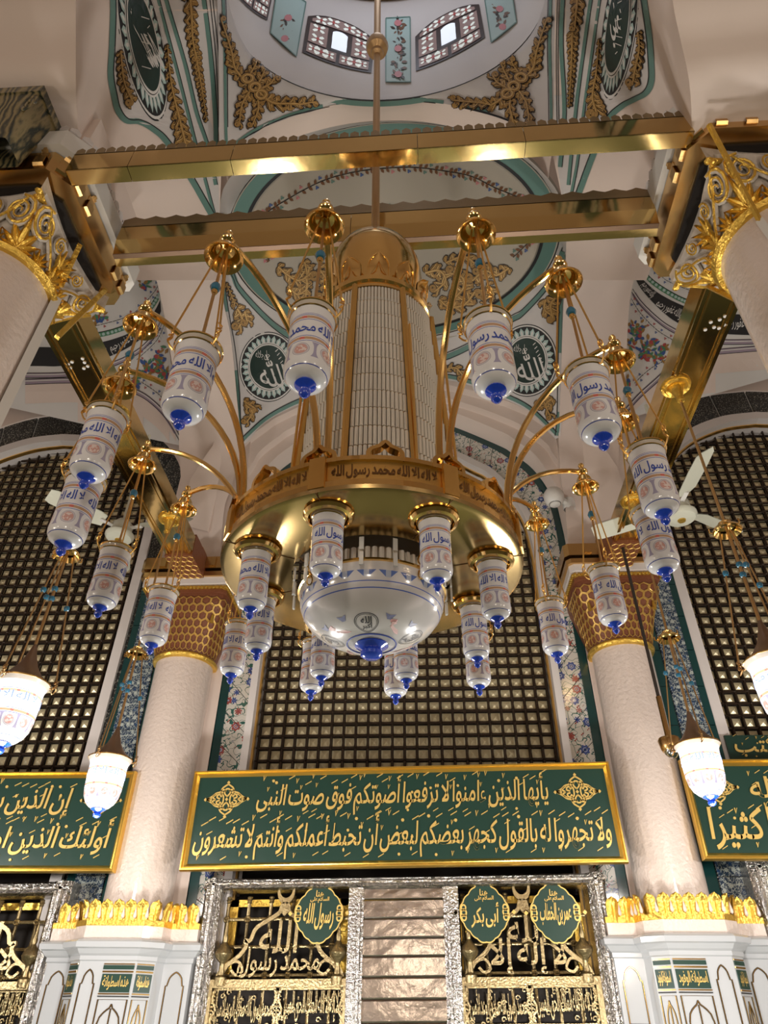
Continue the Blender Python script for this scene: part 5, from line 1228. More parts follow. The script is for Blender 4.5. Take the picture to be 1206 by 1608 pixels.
def grille(x0, x1, label, word, cres_mat, seed):
    t = thing('brass_grille', label, 'grille', (0, 0, 0)); rd = random.Random(seed); w = x1-x0; xc = (x0+x1)/2
    box_s(x0-.05, x1+.05, -1.6, 1.12, -.35, -.33, 'dark_backing', DARK, t)
    box_s(x0, x0+.09, -.2, 1.06, -.16, -.12, 'inner_gold_frame', GOLDLEAF, t); box_s(x1-.09, x1, -.2, 1.06, -.16, -.12, 'inner_gold_frame', GOLDLEAF, t); box_s(x0, x1, 1.0, 1.06, -.16, -.12, 'inner_gold_frame', GOLDLEAF, t)
    xs = [x0+w*f for f in (.02, .19, .37, .55, .72, .88)]; zs = [.88, .66, .44]
    for x in xs: m = M(); post(m, x, -.1, 1.06, .017, zs+[1.04]); m.obj('upright_bar', GRILLE, t)
    for z in zs: m = M(); post(m, z, x0, x1, .015, xs, 0.0, True); m.obj('cross_bar', GRILLE, t)
    for x in (x0+.06, x1-.07):          # finials at both ends of the lettered plate
        m = M(); prof = [(.05, .36), (.055, .42), (.03, .44), (.022, .50), (.028, .53), (.07, .57), (.082, .60), (.07, .63), (.04, .66), (.02, .69), (.026, .72), (.018, .75), (.014, .80), (.006, .86)]
        m.lathe([(r, z-.36) for r, z in prof], 16, FS(x, .36, .10)); m.obj('finial', GRILLE, t)
    ro = M(); arch = [(-.53, .40), (-.50, .47), (-.36, .58), (-.31, .66), (-.33, .70), (-.28, .70), (-.24, .80), (-.13, .87), (-.045, .93), (-.028, .99), (0, 1.0), (.028, .99), (.045, .93), (.13, .87), (.24, .80), (.28, .70), (.33, .70), (.31, .66), (.36, .58), (.50, .47), (.53, .40)]
    L = [(xc+a*w*.90, .03+z*.96) for a, z in arch]; m = M(); outline(m, cr(L, 60), .034, .07, .10); ao = m.obj('ogee_arch', cres_mat, t, smooth=False)
    ct = L[10]; m = M(); A = []; B = []
    for k in range(25):
        a = -PI/2+(k/24-.5)*2*PI*.86; ro_ = .10; A.append((ct[0]+.082*math.cos(a), ct[1]+.10+ro_*math.sin(a))); ri = .062; B.append((ct[0]+.062*math.cos(a)*(1.0), ct[1]+.10+.026+.076*math.sin(a)))
    m.strip(A, B, FS, .07, .10); m.prism([(ct[0]+x, ct[1]+z) for x, z in ((-.05, -.05), (0, .02), (.05, -.05), (0, -.10))], FS, .06, .105); m.obj('crescent', cres_mat, t, smooth=False)
    for s, a, b, c, d in word:
        m = M(); put_text(m, s, FS, xc+a*w, xc+b*w, c, d, .06, .09, bold=.012, shear=-.05); m.obj('openwork_lettering', cres_mat, ao, smooth=False)
    for sg in (-1, 1):
        m = M(); outline(m, cr([(xc+sg*w*x, z) for x, z in ((.44, .45), (.40, .52), (.33, .54), (.29, .47), (.34, .44), (.38, .48))], 14), .022, .06, .09); m.obj('scroll', cres_mat, ao, smooth=False)
    # lettered plate
    m = M(); outer = [(x0-.06, -1.6), (x1+.05, -1.6), (x1+.05, .40), (x0-.06, .40)]; box_s(x0-.07, x1+.06, .345, .405, .02, .12, 'plate_rail', GRILLE, t)
    for x in (x0-.07, x1-.01): box_s(x, x+.07, -1.6, .345, .02, .12, 'plate_stile', GRILLE, t)
    box_s(x0, x1, -1.6, .345, .0, .01, 'plate_backing', DARK, t)
    for r in range(2):
        z1 = .325-.30*r; z0 = z1-.26
        for q, s in ((0, 'محمد رسول الله صادق الوعد الأمين'), (1, 'لا إله إلا الله الملك الحق المبين')):
            a = x0+.02+q*(w/2); b = a+w/2-.05
            m = M(); put_text(m, s, FS, a+.02, b-.02, z0+.03, z1-.005, .05, .08, bold=.006); m.obj('plate_lettering', GRILLE, t, smooth=False, kind='stuff')
            m = M(); outline(m, cr([(a, z0+.02), (a-.015, z0+.06), (a+.02, z0+.12), (a-.015, z0+.2), (a, z1), (a+.04, z1+.01), (b-.04, z1+.01), (b, z1), (b+.015, z0+.2), (b-.02, z0+.12), (b+.015, z0+.06), (b, z0+.02), (b-.04, z0+.005), (a+.04, z0+.005), (a, z0+.02)], 60), .016, .04, .08); m.obj('cartouche', GRILLE, t, smooth=False)
            m = M()
            for k in range(16):
                x, z = a+(b-a)*rd.random(), z0+(z1-z0)*rd.random(); outline(m, [(x+.022*math.cos(u)*(1-u/9), z+.022*math.sin(u)*(1-u/9)) for u in (0, .8, 1.6, 2.4, 3.2, 4, 4.8, 5.6)], .008, .045, .07)
            for k in range(9):
                z = z0+.02+.028*k
                for xx in (a-.012, b+.012): outline(m, [(xx+.016*math.cos(u), z+.012*math.sin(u)) for u in (0, 1, 2, 3, 4, 5)], .008, .04, .07)
            m.obj('filigree', GRILLE, t, smooth=False, kind='stuff')
    return t
g_l = grille(-1.70, -.53, 'left brass grille with the green plaque beside its crescent', [('محمد رسول', -.33, .30, .42, .64), ('الله', -.18, .12, .60, .86)], GRILLE, 1)
g_r = grille(.52, 1.66, 'right brass grille with green plaques on both sides of its crescent', [('لا إله إلا', -.30, .30, .41, .70), ('الله', -.14, .16, .66, .88)], GRILLE, 2)
g_3 = grille(-4.60, -3.36, 'brass grille cut by the left edge, left of the marble column foot', [('لا إله إلا', -.30, .30, .41, .70), ('الله', -.14, .16, .66, .88)], GRILLE, 3)
g_4 = grille(3.42, 4.6, 'brass grille cut by the right edge, right of the marble column foot', [('لا إله إلا', -.30, .30, .41, .70), ('الله', -.14, .16, .66, .88)], GRILLE, 4)
def moulded(m, a, b, inward, w, prof):
    """hammered silver moulding from a to b; inward = direction across"""
    rows = []
    for f, d in prof: rows.append([FS(a[0]+inward[0]*w*f, a[1]+inward[1]*w*f, d), FS(b[0]+inward[0]*w*f, b[1]+inward[1]*w*f, d)])
    m.grid(rows)
MP = [(0, -.1), (0, .12), (.18, .16), (.34, .15), (.44, .18), (.6, .18), (.72, .15), (.84, .16), (1, .13), (1, -.1)]
t = thing('silver_door_surround', 'hammered silver frame around both brass grilles and the planked middle door', 'door frame', (0, 0, 0))
m = M(); moulded(m, (-1.89, 1.205), (1.86, 1.205), (0, -1), .10, MP); m.obj('head_rail', SILVER, t, smooth=False)
for a, s in ((-1.89, 1), (1.86, -1)): m = M(); moulded(m, (a, -1.6), (a, 1.205), (s, 0), .165, MP); m.obj('side_stile', SILVER, t, smooth=False)
for a, s in ((-.515, 1), (.50, -1)): m = M(); moulded(m, (a, -1.6), (a, 1.11), (s, 0), .14, [(0, -.1), (0, .14), (.6, .14), (.62, .16), (.8, .165), (.82, .14), (1, .135), (1, -.1)]); m.obj('door_stile', SILVER, t, smooth=False)
t = thing('silver_door', 'door of hammered silver planks between the two brass grilles', 'door', (0, 0, 0))
zc = 1.105; rd = random.Random(3)
pl_h = [.09, .155, .155, .14, .155, .16, .165, .16, .165, .165, .165, .165, .165, .165, .165, .165]
for i, h in enumerate(pl_h):
    if zc < -1.55: break
    m = M(); x0, x1 = -.375, .36; z0, z1 = zc-h+.004, zc; rows = []
    nx, nz = 8, 4
    for k in (0, .3, 2, 3.7, 4):
        rows.append([FS(x0+(x1-x0)*j/nx, z0+(z1-z0)*k/nz, .10+(0 if k in (0, nz) else (.003+.0015*rd.random()))) for j in range(nx+1)])
    m.grid(rows); m.strip([(x0, z0), (x1, z0)], [(x0, z1), (x1, z1)], FS, .05, .0995); m.obj('plank', SILVERD, t, smooth=False); zc -= h
box_s(-.39, .375, -1.6, 1.12, .0, .06, 'door_core', DARK, t)
for s, x0, x1, zt in ((-1, -4.9, -3.19, 1.205), (1, 3.19, 4.9, 1.295)):
    t = thing('silver_surround', 'hammered silver door frame cut by the %s edge of the picture' % ('left' if s < 0 else 'right'), 'door frame', (0, 0, 0))
    m = M(); moulded(m, (x0, zt), (x1, zt), (0, -1), .12, MP); m.obj('head_rail', SILVER, t, smooth=False)
    a = x1 if s < 0 else x0; m = M(); moulded(m, (a, -1.6), (a, zt), (s, 0), .18, MP); m.obj('side_stile', SILVER, t, smooth=False)
# green scalloped plaques
def plaque(cx, cz, label, words):
    t = thing('green_plaque', label, 'plaque', FS(cx, cz, .13)); L = Vector(FS(cx, cz, .13)); F = lambda a, b, c: tuple(Vector(FS(cx+a, cz+b, .13+c))-L)
    def rim(k):
        o = []
        for i in range(96):
            a = 2*PI*i/96; sq = 1+.05*math.cos(4*a+0); r = .205*k*(sq+.035*abs(math.sin(8*a)))
            o.append((r*math.cos(a)*1.04, r*math.sin(a)*1.10))
        return o
    m = M(); m.prism(rim(1.0), F, -.015, 0); b = m.obj('plaque_board', GREENP, t, smooth=False)
    m = M(); m.strip(rim(1.0), rim(.955), F, 0, .006, closed=True); m.obj('gilt_rim', YGOLD, t, smooth=False)
    for s, x0, x1, z0, z1 in words:
        m = M(); put_text(m, s, F, x0, x1, z0, z1, .002, .008, bold=.018, shear=-.08); m.obj('gilt_lettering', YGOLD, b, smooth=False)
    for sg in (-1, 1):
        m = M()
        for z, r in ((.04, .026), (0, .03), (-.04, .026)):
            q = [(sg*.19+r*math.cos(u), z+r*1.1*math.sin(u)) for u in [2*PI*k/14 for k in range(14)]]; q2 = [(sg*.19+r*.55*math.cos(u), z+r*.6*math.sin(u)) for u in [2*PI*k/14 for k in range(14)]]
            m.strip(q, q2, F, .002, .010, closed=True)
        m.prism([(sg*.245, 0), (sg*.265, .02), (sg*.285, 0), (sg*.265, -.02)], F, 0, .01); m.obj('gilt_knotwork', YGOLD, t, smooth=False)
plaque(-.79, .905, 'scalloped green plaque on the left grille', [('هنا', -.035, .04, .135, .19), ('السلام على', -.085, .09, .085, .135), ('رسول الله', -.14, .14, -.13, .085)])
plaque(.735, .895, 'scalloped green plaque left of the crescent on the right grille', [('هنا', -.035, .04, .135, .19), ('السلام على', -.085, .09, .085, .135), ('أبى بكر', -.12, .13, -.12, .08)])
plaque(1.375, .885, 'scalloped green plaque right of the crescent on the right grille', [('هنا', -.035, .04, .135, .19), ('السلام على', -.085, .09, .085, .135), ('عمر بن الخطاب', -.14, .14, -.10, .08)])

# ================================================================== CHANDELIER
AX, AY, AZ = .030, 2.45, 1.52
CH = thing('chandelier', 'great tiered gold chandelier with crystal column, brass ring and painted glass bowl', 'chandelier', (AX, AY, AZ))
CH.rotation_euler = (math.radians(2.4), math.radians(-.6), 0)
Mx = Matrix.Translation((AX, AY, AZ)) @ Matrix.Rotation(math.radians(-.6), 4, 'Y') @ Matrix.Rotation(math.radians(2.4), 4, 'X'); Mi = Mx.inverted()
up = lambda a, b, c: (a, b, c)
JA = [math.radians(59.2+45*k) for k in range(8)]       # joints of the ring; angle from +x towards the camera
ca = lambda a, r: (r*math.cos(a), -r*math.sin(a))
# pole
pm = M(); pm.lathe([(.026, 2.25), (.026, 4.95), (.05, 4.97), (.055, 5.0), (.045, 5.03), (.085, 5.06), (.095, 5.12), (.08, 5.19), (.04, 5.21), (.03, 5.22), (.03, 7.6)], 20)
pm.obj('pole', mat('pole_satin_gold', (.62, .40, .20), .38, .85), CH)
# gold dome with petals, rim
dm = M(); dm.lathe([(.027, 2.33), (.05, 2.32), (.062, 2.295), (.10, 2.28), (.17, 2.235), (.233, 2.16), (.265, 2.06), (.272, 1.95), (.262, 1.83), (.245, 1.60)], 48); dm.obj('gold_dome', GOLD, CH)
rm = M(); rm.lathe([(.245, 1.63), (.29, 1.63), (.306, 1.62), (.306, 1.585), (.292, 1.575), (.292, 1.555), (.306, 1.545), (.306, 1.53), (.27, 1.52), (.245, 1.52)], 64); rm.obj('dome_rim', GOLD, CH)
pt = M(); rows = []; rows2 = []
for k in range(11):
    f = k/10; w = .056*(1 if f < .6 else max(.0, math.cos((f-.6)/.4*PI/2)**.8)); r = .300-.010*math.sin(f*PI)+.03*f**2.2; z = .165*f
    rows.append([(w*(j/3-1), -r+.30-.012*(1-(j/3-1)**2), z) for j in range(7)]); rows2.append([(w*(j/3-1), -r+.31-.012*(1-(j/3-1)**2), z) for j in range(7)])
pt.grid(rows); pt.grid(rows2); petal = pt.mesh('petal', GOLD)
pt2 = M(); e = []
for k in range(11):
    f = k/10; w = .056*(1 if f < .6 else max(.0, math.cos((f-.6)/.4*PI/2)**.8)); r = .302-.010*math.sin(f*PI)+.03*f**2.2; e.append((f, w, -r+.30, .165*f))
pt2.tube([(-w, y, z) for f, w, y, z in e]+[(w, y, z) for f, w, y, z in e[::-1][1:]], .005, 5); pt2.tube([(-.04, -.006, .01), (-.016, -.016, .06), (0, -.018, .105), (.016, -.016, .06), (.04, -.006, .01)], .003, 4); rimme = pt2.mesh('petal_rim', GOLD)
for i in range(12):
    a = 2*PI*i/12+.14; x, y = .288*math.sin(a), -.288*math.cos(a)
    o = link(petal, 'petal', CH, loc=(x, y, 1.625)); o.rotation_euler = (0, 0, a); link(rimme, 'petal_rim', o)
# crystal column: rows of glass rods in eight bays, gold ribs between
cm = M(); cm.lathe([(.275, .15), (.262, .85), (.245, 1.53)], 40); cm.obj('column_core', CORE, CH)
rows_n = 12; z_lo, z_hi = .20, 1.515
def rcol(z): return .372-(z-.20)/1.315*.068
for r in range(rows_n):
    z0 = z_lo+(z_hi-z_lo)*r/rows_n; z1 = z_lo+(z_hi-z_lo)*(r+1)/rows_n; rr = rcol((z0+z1)/2); m = M(); n = 13
    for k in range(n):
        a = (k+.5)/n*(PI/4-.075)-(PI/8-.0375); w = rr*(PI/4-.075)/n*.46; c = (rr*math.sin(a), -rr*math.cos(a))
        m.tube([(c[0], c[1], z0+.006), (c[0], c[1], z1-.004)], w, 6)
    me = m.mesh('crystal_row', CRYSTAL, smooth=True)
    for i in range(8):
        o = link(me, 'crystal_row', CH, kind='stuff'); o.rotation_euler = (0, 0, PI/2-(JA[i]+PI/8)+0); o.rotation_euler = (0, 0, PI/2-JA[i]-PI/8)
    m = M(); m.lathe([(rr+.004, z0-.003), (rr+.008, z0), (rr+.004, z0+.003)], 64); m.obj('row_ring', CABLE, CH)
for a in JA:
    m = M(); q = []
    for z in (.15, .7, 1.1, 1.53):
        r = rcol(z)+.014; x, y = ca(a, r); q.append((x, y, z))
    m.tube(q, .016, 6); m.obj('gold_rib', GOLDS, CH)
    x, y = ca(a, rcol(.3)+.035); m = M(); m.tube([(x, y, .15), (x*.93, y*.93, 1.2)], .007, 5); m.obj('stay_rod', GOLDS, CH)
# ring: eight segments with engraved panels, arched brackets at the joints
R0 = .622
pl2 = M(); pl2.lathe([(.335, .0), (.605, .0), (R0, .006), (R0+.004, .02), (R0-.006, .03)], 96); pl2.lathe([(.335, .012), (.605, .012)], 96); pl2.obj('ring_plate', GOLDPLATE, CH)
for i in range(8):
    a0, a1 = JA[i], JA[i]+PI/4; m = M()
    seam = M(); x0, y0 = ca(a0, .345); x1, y1 = ca(a0, .63); seam.tube([(x0, y0, -.001), (x1, y1, -.001)], .0022, 4); seam.obj('plate_seam', INKD, CH)
    def seg(r, z, f, a0=a0, a1=a1): 
        x, y = ca(a0+(a1-a0)*f, r); return (x, y, z)
    m.grid([[seg(r, z, .0+f/16) for f in range(17)] for r, z in ((R0-.012, .025), (R0-.012, .150), (R0-.03, .150), (R0-.03, .025))]); s = m.obj('ring_segment', GOLDS, CH)
    m = M(); w = .022
    for z0, z1 in ((.020, .045), (.132, .150)): m.grid([[seg(r, z, f/16) for f in range(17)] for r, z in ((R0-.012, z0), (R0+.003, z0), (R0+.003, z1), (R0-.012, z1))])
    for f0, f1 in ((.0, .055), (.945, 1.0)): m.grid([[seg(r, z, f) for z in (.022, .10, .150)] for r, f in ((R0-.012, f0), (R0+.003, f0), (R0+.003, f1), (R0-.012, f1))])
    m.obj('segment_moulding', GOLD, s, smooth=False)
    m = M(); put_text(m, 'لا اله الا الله محمد رسول الله', lambda p, z, c: seg(R0-.0105+c, z, 1-p), .10, .90, .060, .122, .0015, bold=.02, res=1); 
    m.obj('engraved_lettering', INKD, s, smooth=False)
    # ogee bracket standing on the joint
    L = [(-.06, .13), (-.06, .165), (-.048, .182), (-.02, .195), (0, .215), (.02, .195), (.048, .182), (.06, .165), (.06, .13)]
    def br(p, z, c, a0=a0):
        x, y = ca(a0+p/R0, R0-.014+c); return (x, y, z)
    C = cr(L, 25); A = []; B = []
    for k, p in enumerate(C):
        p0, p1 = C[max(k-1, 0)], C[min(k+1, 24)]; dx, dz = p1[0]-p0[0], p1[1]-p0[1]; l = math.hypot(dx, dz); A.append((p[0]-dz/l*.009, p[1]+dx/l*.007)); B.append((p[0]+dz/l*.007, p[1]-dx/l*.007))
    for h in (0, PI/8):
        m = M(); m.strip(A, B, lambda p, z, c, h=h: br(p+h*R0, z, c), -.018, .018); m.obj('ogee_bracket', GOLD, CH, smooth=False)
    m = M(); m.strip([(-.03, .02), (.03, .02)], [(-.03, .155), (.03, .155)], br, .008, .024); m.obj('joint_plate', GOLDS, CH, smooth=False)
# bowl with its rim, foot and lettered seals; crystal collar above it
bw = thing('bowl', None, None); bw.parent = CH; bw.location = (0, 0, -.085); bw.scale = (.97, .97, .78)
prof = [(.302, .0), (.306, -.012), (.300, -.03), (.302, -.05), (.298, -.085), (.283, -.13), (.255, -.175), (.215, -.215), (.165, -.248), (.11, -.268), (.06, -.275)]
m = M(); m.lathe(prof, 72); m.obj('bowl_glass', BOWLG, bw)
m = M(); m.lathe([(.298, .01), (.312, .008), (.314, -.004), (.30, -.008)], 72); m.obj('bowl_rim', GOLD, bw)
m = M(); m.lathe([(.10, -.2655), (.102, -.2735), (.098, -.2745)], 48); m.obj('blue_line', INK, bw)
m = M(); m.lathe([(.0, -.268), (.066, -.272), (.068, -.282), (.045, -.296), (.036, -.305), (.045, -.315), (.044, -.333), (.03, -.346), (.0, -.35)], 32); m.obj('blue_foot', COBALT, bw)
def on_bowl(a, t, o=.0015):
    """angle a, arc t measured from the foot up the bowl"""
    s = 0; pr = prof[::-1]
    for (r0, z0), (r1, z1) in zip(pr, pr[1:]):
        l = math.hypot(r1-r0, z1-z0)
        if s+l >= t: f = (t-s)/l; r, z = r0+(r1-r0)*f, z0+(z1-z0)*f; nx, nz = (z1-z0)/l, -(r1-r0)/l; x, y = ca(a, r+nx*o); return (x, y, z+nz*o)
        s += l
    return (0, 0, 0)
for i in range(4):
    ac = math.radians(90+3+90*i) if True else 0; tc_ = .105
    FB = lambda p, z, c, ac=ac: on_bowl(ac-p/(.19), tc_+z, .0015+c)
    m = M()
    for r0, r1, mi in ((.052, .055, 0), (.046, .048, 0)):
        m.grid([[FB(r*math.cos(2*PI*k/40), r*math.sin(2*PI*k/40), 0) for k in range(41)] for r in (r0, r1)], mi)
    put_text(m, 'الله', FB, -.024, .024, .0, .036, .0005, bold=.02, res=1); put_text(m, 'أكبر', FB, -.028, .028, -.036, .004, .0005, bold=.02, res=1); m.obj('lettered_seal', INKD if False else mat('black_ink', (.02, .02, .03), .4) if i == 0 else bpy.data.materials['black_ink'], bw, smooth=False)
    m = M(); ac2 = ac+PI/4; FB2 = lambda p, z, c, ac=ac2: on_bowl(ac-p/(.19), tc_+z, .0015+c)
    for k in range(2): m.add([FB2(x, z, .0005*k) for x, z in [(-.05+.012*k, .03-.01*k), (-.02, .035-.01*k), (.05-.012*k, -.035+.01*k), (.02, -.035+.01*k), (-.03, -.01)]], [(0, 1, 2, 3, 4)], k)
    for s in (-1, 1):
        m.add([FB2(s*.055+x, .045+z, 0) for x, z in ((-.02, .012), (0, .004), (.02, .012), (.008, -.018), (-.008, -.018))], [(0, 1, 2, 3, 4)], 2)
    m.obj('painted_motif', [bpy.data.materials.get('rose_ink') or mat('rose_ink', (.62, .30, .29), .4), mat('pale_rose_ink', (.68, .42, .40), .4) if i == 0 else bpy.data.materials['pale_rose_ink'], bpy.data.materials.get('slate_ink') or mat('slate_ink', (.22, .24, .42), .4)], bw, smooth=False)
cc = M(); n = 56
for k in range(n):
    a = 2*PI*k/n; x, y = ca(a, .245); cc.tube([(x, y, -.13), (x, y, .0)], .011, 6)
cc.obj('crystal_collar', CRYSTAL, CH, kind='stuff')
m = M(); m.lathe([(.22, -.14), (.22, .02)], 32); m.obj('collar_core', CORE, CH)
m = M(); m.lathe([(.25, -.135), (.262, -.13), (.25, -.12)], 48); m.obj('collar_ring', GOLD, CH)
pe = M(); pe.box(-.009, .009, -.004, .004, -.055, 0); pe.box(-.008, .008, -.004, .004, -.12, -.065); pme = pe.mesh('crystal_pendant', CRYSTALP, smooth=False)
for k in range(16):
    a = JA[0]+PI/16+2*PI*k/16; x, y = ca(a, .325); o = link(pme, 'crystal_pendant', CH, loc=(x, y, -.004)); o.rotation_euler = (0, 0, -a+PI/2)
lk = M(); 
for k in range(4):
    c = (0, 0, -.02-.032*k); q = [(.011*math.cos(u) if k % 2 else 0, 0 if k % 2 else .011*math.cos(u), c[2]+.021*math.sin(u)) for u in [2*PI*j/10 for j in range(10)]]; lk.tube(q, .0035, 5, closed=True)
lme = lk.mesh('bowl_chain', GOLD)
for k in range(4):
    a = math.radians(48+90*k); x, y = ca(a, .305); link(lme, 'bowl_chain', CH, loc=(x, y, 0))
# lanterns: shared meshes
BODY = [(.074, 0), (.0755, -.004), (.073, -.010), (.068, -.026), (.0655, -.043), (.0645, -.104), (.0645, -.174), (.066, -.217), (.0665, -.236), (.064, -.252), (.055, -.267), (.04, -.277), (.022, -.281)]
def lantern_meshes():
    b = M(); b.lathe(BODY, 32); b.lathe([(.0, -.06), (.062, -.055), (.070, -.004), (.0735, 0)], 32); d = {}
    d['glass_body'] = b.mesh('glass_body', GLASS_S)
    r = M(); r.lathe([(.072, .002), (.0775, 0), (.0775, -.005), (.0725, -.008)], 32); r.lathe([(.0705, -.019), (.072, -.022), (.0695, -.025)], 32); d['gold_lip'] = r.mesh('gold_lip', GOLD)
    f = M(); f.lathe([(0, -.275), (.028, -.277), (.031, -.284), (.025, -.290), (.015, -.294), (.0115, -.300), (.0165, -.306), (.0165, -.315), (.010, -.324), (.003, -.329), (0, -.330)], 20); d['blue_finial'] = f.mesh('blue_finial', COBALT)
    tx = M(); put_text(tx, 'لا اله الا الله محمد رسول الله', lambda p, z, c: (.0652*math.cos(p), .0652*math.sin(p), z), .15, 2*PI-.15, -.148, -.094, 0, bold=.018, res=1); d['blue_lettering'] = tx.mesh('blue_lettering', INK, smooth=False)
    return d
LM = lantern_meshes()
# eight lanterns fixed under the ring
RP = [1.1, .9, 3.7, 5.2, 4.5, 2.0, 1.0, 5.0]
co_ = M(); co_.lathe([(.05, .0), (.088, -.002), (.093, -.012), (.086, -.024), (.074, -.028), (.074, -.012)], 32); cme = co_.mesh('gold_collar', GOLD)
for i in range(8):
    a = JA[i]; x, y = ca(a, .50); o = thing('ring_lantern', None, None); o.parent = CH; o.location = (x, y, .0); o.rotation_euler = (0, 0, -PI/2-RP[i]); o.scale = (1, 1, 1)
    for k, me in LM.items():
        c = link(me, k, o, loc=(0, 0, -.012)); c.scale = (.86, .86, .88)
    link(cme, 'gold_collar', o)
# sixteen curved arms with bells; the bell positions were measured one by one
BELLS = [(-.716, 2.335), (-.366, 2.315), (.102, 2.26), (.414, 2.279), (.84, 2.276), (1.186, 2.276), (1.652, 2.237), (1.986, 2.226), (2.466, 2.298), (2.684, 2.175), (3.2, 2.252), (3.546, 2.268), (3.97, 2.29), (4.36, 2.29), (4.76, 2.29), (5.16, 2.29)]
bell = M(); bell.lathe([(0, .105), (.012, .10), (.016, .088), (.010, .076), (.016, .068), (.027, .055), (.029, .044), (.022, .032), (.014, .028), (.020, .020), (.030, .012), (.036, .0), (.042, -.02), (.050, -.038), (.066, -.050), (.071, -.056), (.069, -.062), (.060, -.058), (.044, -.04), (.034, -.015), (.0, -.008)], 28); bme = bell.mesh('bell', GOLD)
hk = lambda s: [(0, 0, 0), (.004*s, 0, .016), (-.006*s, 0, .026), (-.010*s, 0, .014), (-.004*s, 0, .006)]
SP = ['smallest on the right, at the window edge', 'small, before the right honeycomb capital', 'lower of the overlapping two at far right', 'upper of the overlapping two at far right', 'second right of the crystal column',
      'just right of the crystal column', 'partly covering the crystal column at left', 'second left of the crystal column', 'upper of the overlapping two at far left', 'lower of the overlapping two at far left', 'before the left ceiling fan', 'small, before the left honeycomb capital',
      'behind the ring, farthest left by the column', 'behind the ring, left of the bowl', 'half hidden behind the right of the bowl', 'behind the ring at right']
for i, (a, h) in enumerate(BELLS):
    R = 1.1656; x, y = ca(a, R); wp = Vector((AX-.007+x, AY+y, h+.056)); lp = Mi @ wp
    j = min(JA, key=lambda q: abs((q-a+PI) % (2*PI)-PI)); s = 1 if ((a-j+PI) % (2*PI)-PI) > 0 else -1
    rx, ry = ca(j+s*.035, R0-.03); top = lp+Vector((0, 0, .048)); path = [(rx, ry, .02), (rx, ry, .18)]
    for k in range(1, 15):
        u = k/14*PI/2; f = 1-math.cos(u); g = math.sin(u); path.append((rx+(top.x-rx)*f, ry+(top.y-ry)*f, .18+(top.z-.18)*g))
    m = M(); m.tube(path, .0135, 8); arm = m.obj('curved_arm', GOLD, CH)
    link(bme, 'bell', arm, loc=lp)
    # the hanging lantern itself
    drop = .532; hd = Vector((0, 0, 0)); base = wp+Vector((0, 0, -.056-drop+.02))
    L = thing('hanging_lantern', 'hanging printed milk-glass lantern, '+SP[i], 'lantern', base, 'lanterns hung from the chandelier arms'); L.rotation_euler = (0, 0, -PI/2-[.8, .45, .9, 1.75, 2.05, 2.45, 3.3, 3.65, 3.95, 5.35, 5.3, 5.6, 5.0, 4.0, 1.5, 1.0][i])
    for k, me in LM.items(): link(me, k, L).scale = (1, 1, 1.05)
    top_ = (0, 0, drop+.02)
    m = M(); m.tube([(0, 0, -.03), top_], .0055, 6); st = m.obj('centre_rod', CABLE, L)
    m = M(); m.lathe([(0, .02), (.014, .015), (.019, 0), (.014, -.015), (0, -.02)], 14, (0, 0, drop*.62)); m.obj('turquoise_bead', BEAD, L); m = M(); m.lathe([(0, .012), (.009, .01), (.012, .0), (.008, -.01), (0, -.012)], 10, (0, 0, drop*.62-.024)); m.obj('gold_bead', GOLD, L)
    m = M(); m.lathe([(.0, .055), (.006, .05), (.008, .02), (.03, .0), (.05, -.01)], 12); m.obj('gallery_cap', CABLE, L)
    for k in range(3):
        b = 2*PI*k/3+.4; ex = (.092*math.cos(b), .092*math.sin(b), .045)
        m = M(); q = [ex, (ex[0]*.97, ex[1]*.97, .06), (top_[0]+.014*math.cos(b), .014*math.sin(b), top_[2])]; m.tube(q, .0036, 5)
        for e in range(3):
            zc = .052-.018*e; m.tube([(ex[0]+.007*math.cos(u), ex[1]+.007*math.sin(u), zc+.011*math.sin(u+e)) for u in [2*PI*w/7 for w in range(7)]], .0026, 4, closed=True)
        m.tube([(ex[0], ex[1], .02), (ex[0]*1.05, ex[1]*1.05, .002), (ex[0]*.93, ex[1]*.93, -.018), (ex[0]*.80, ex[1]*.80, -.03)], .0034, 5); m.obj('chain_stay', GOLDS, L)

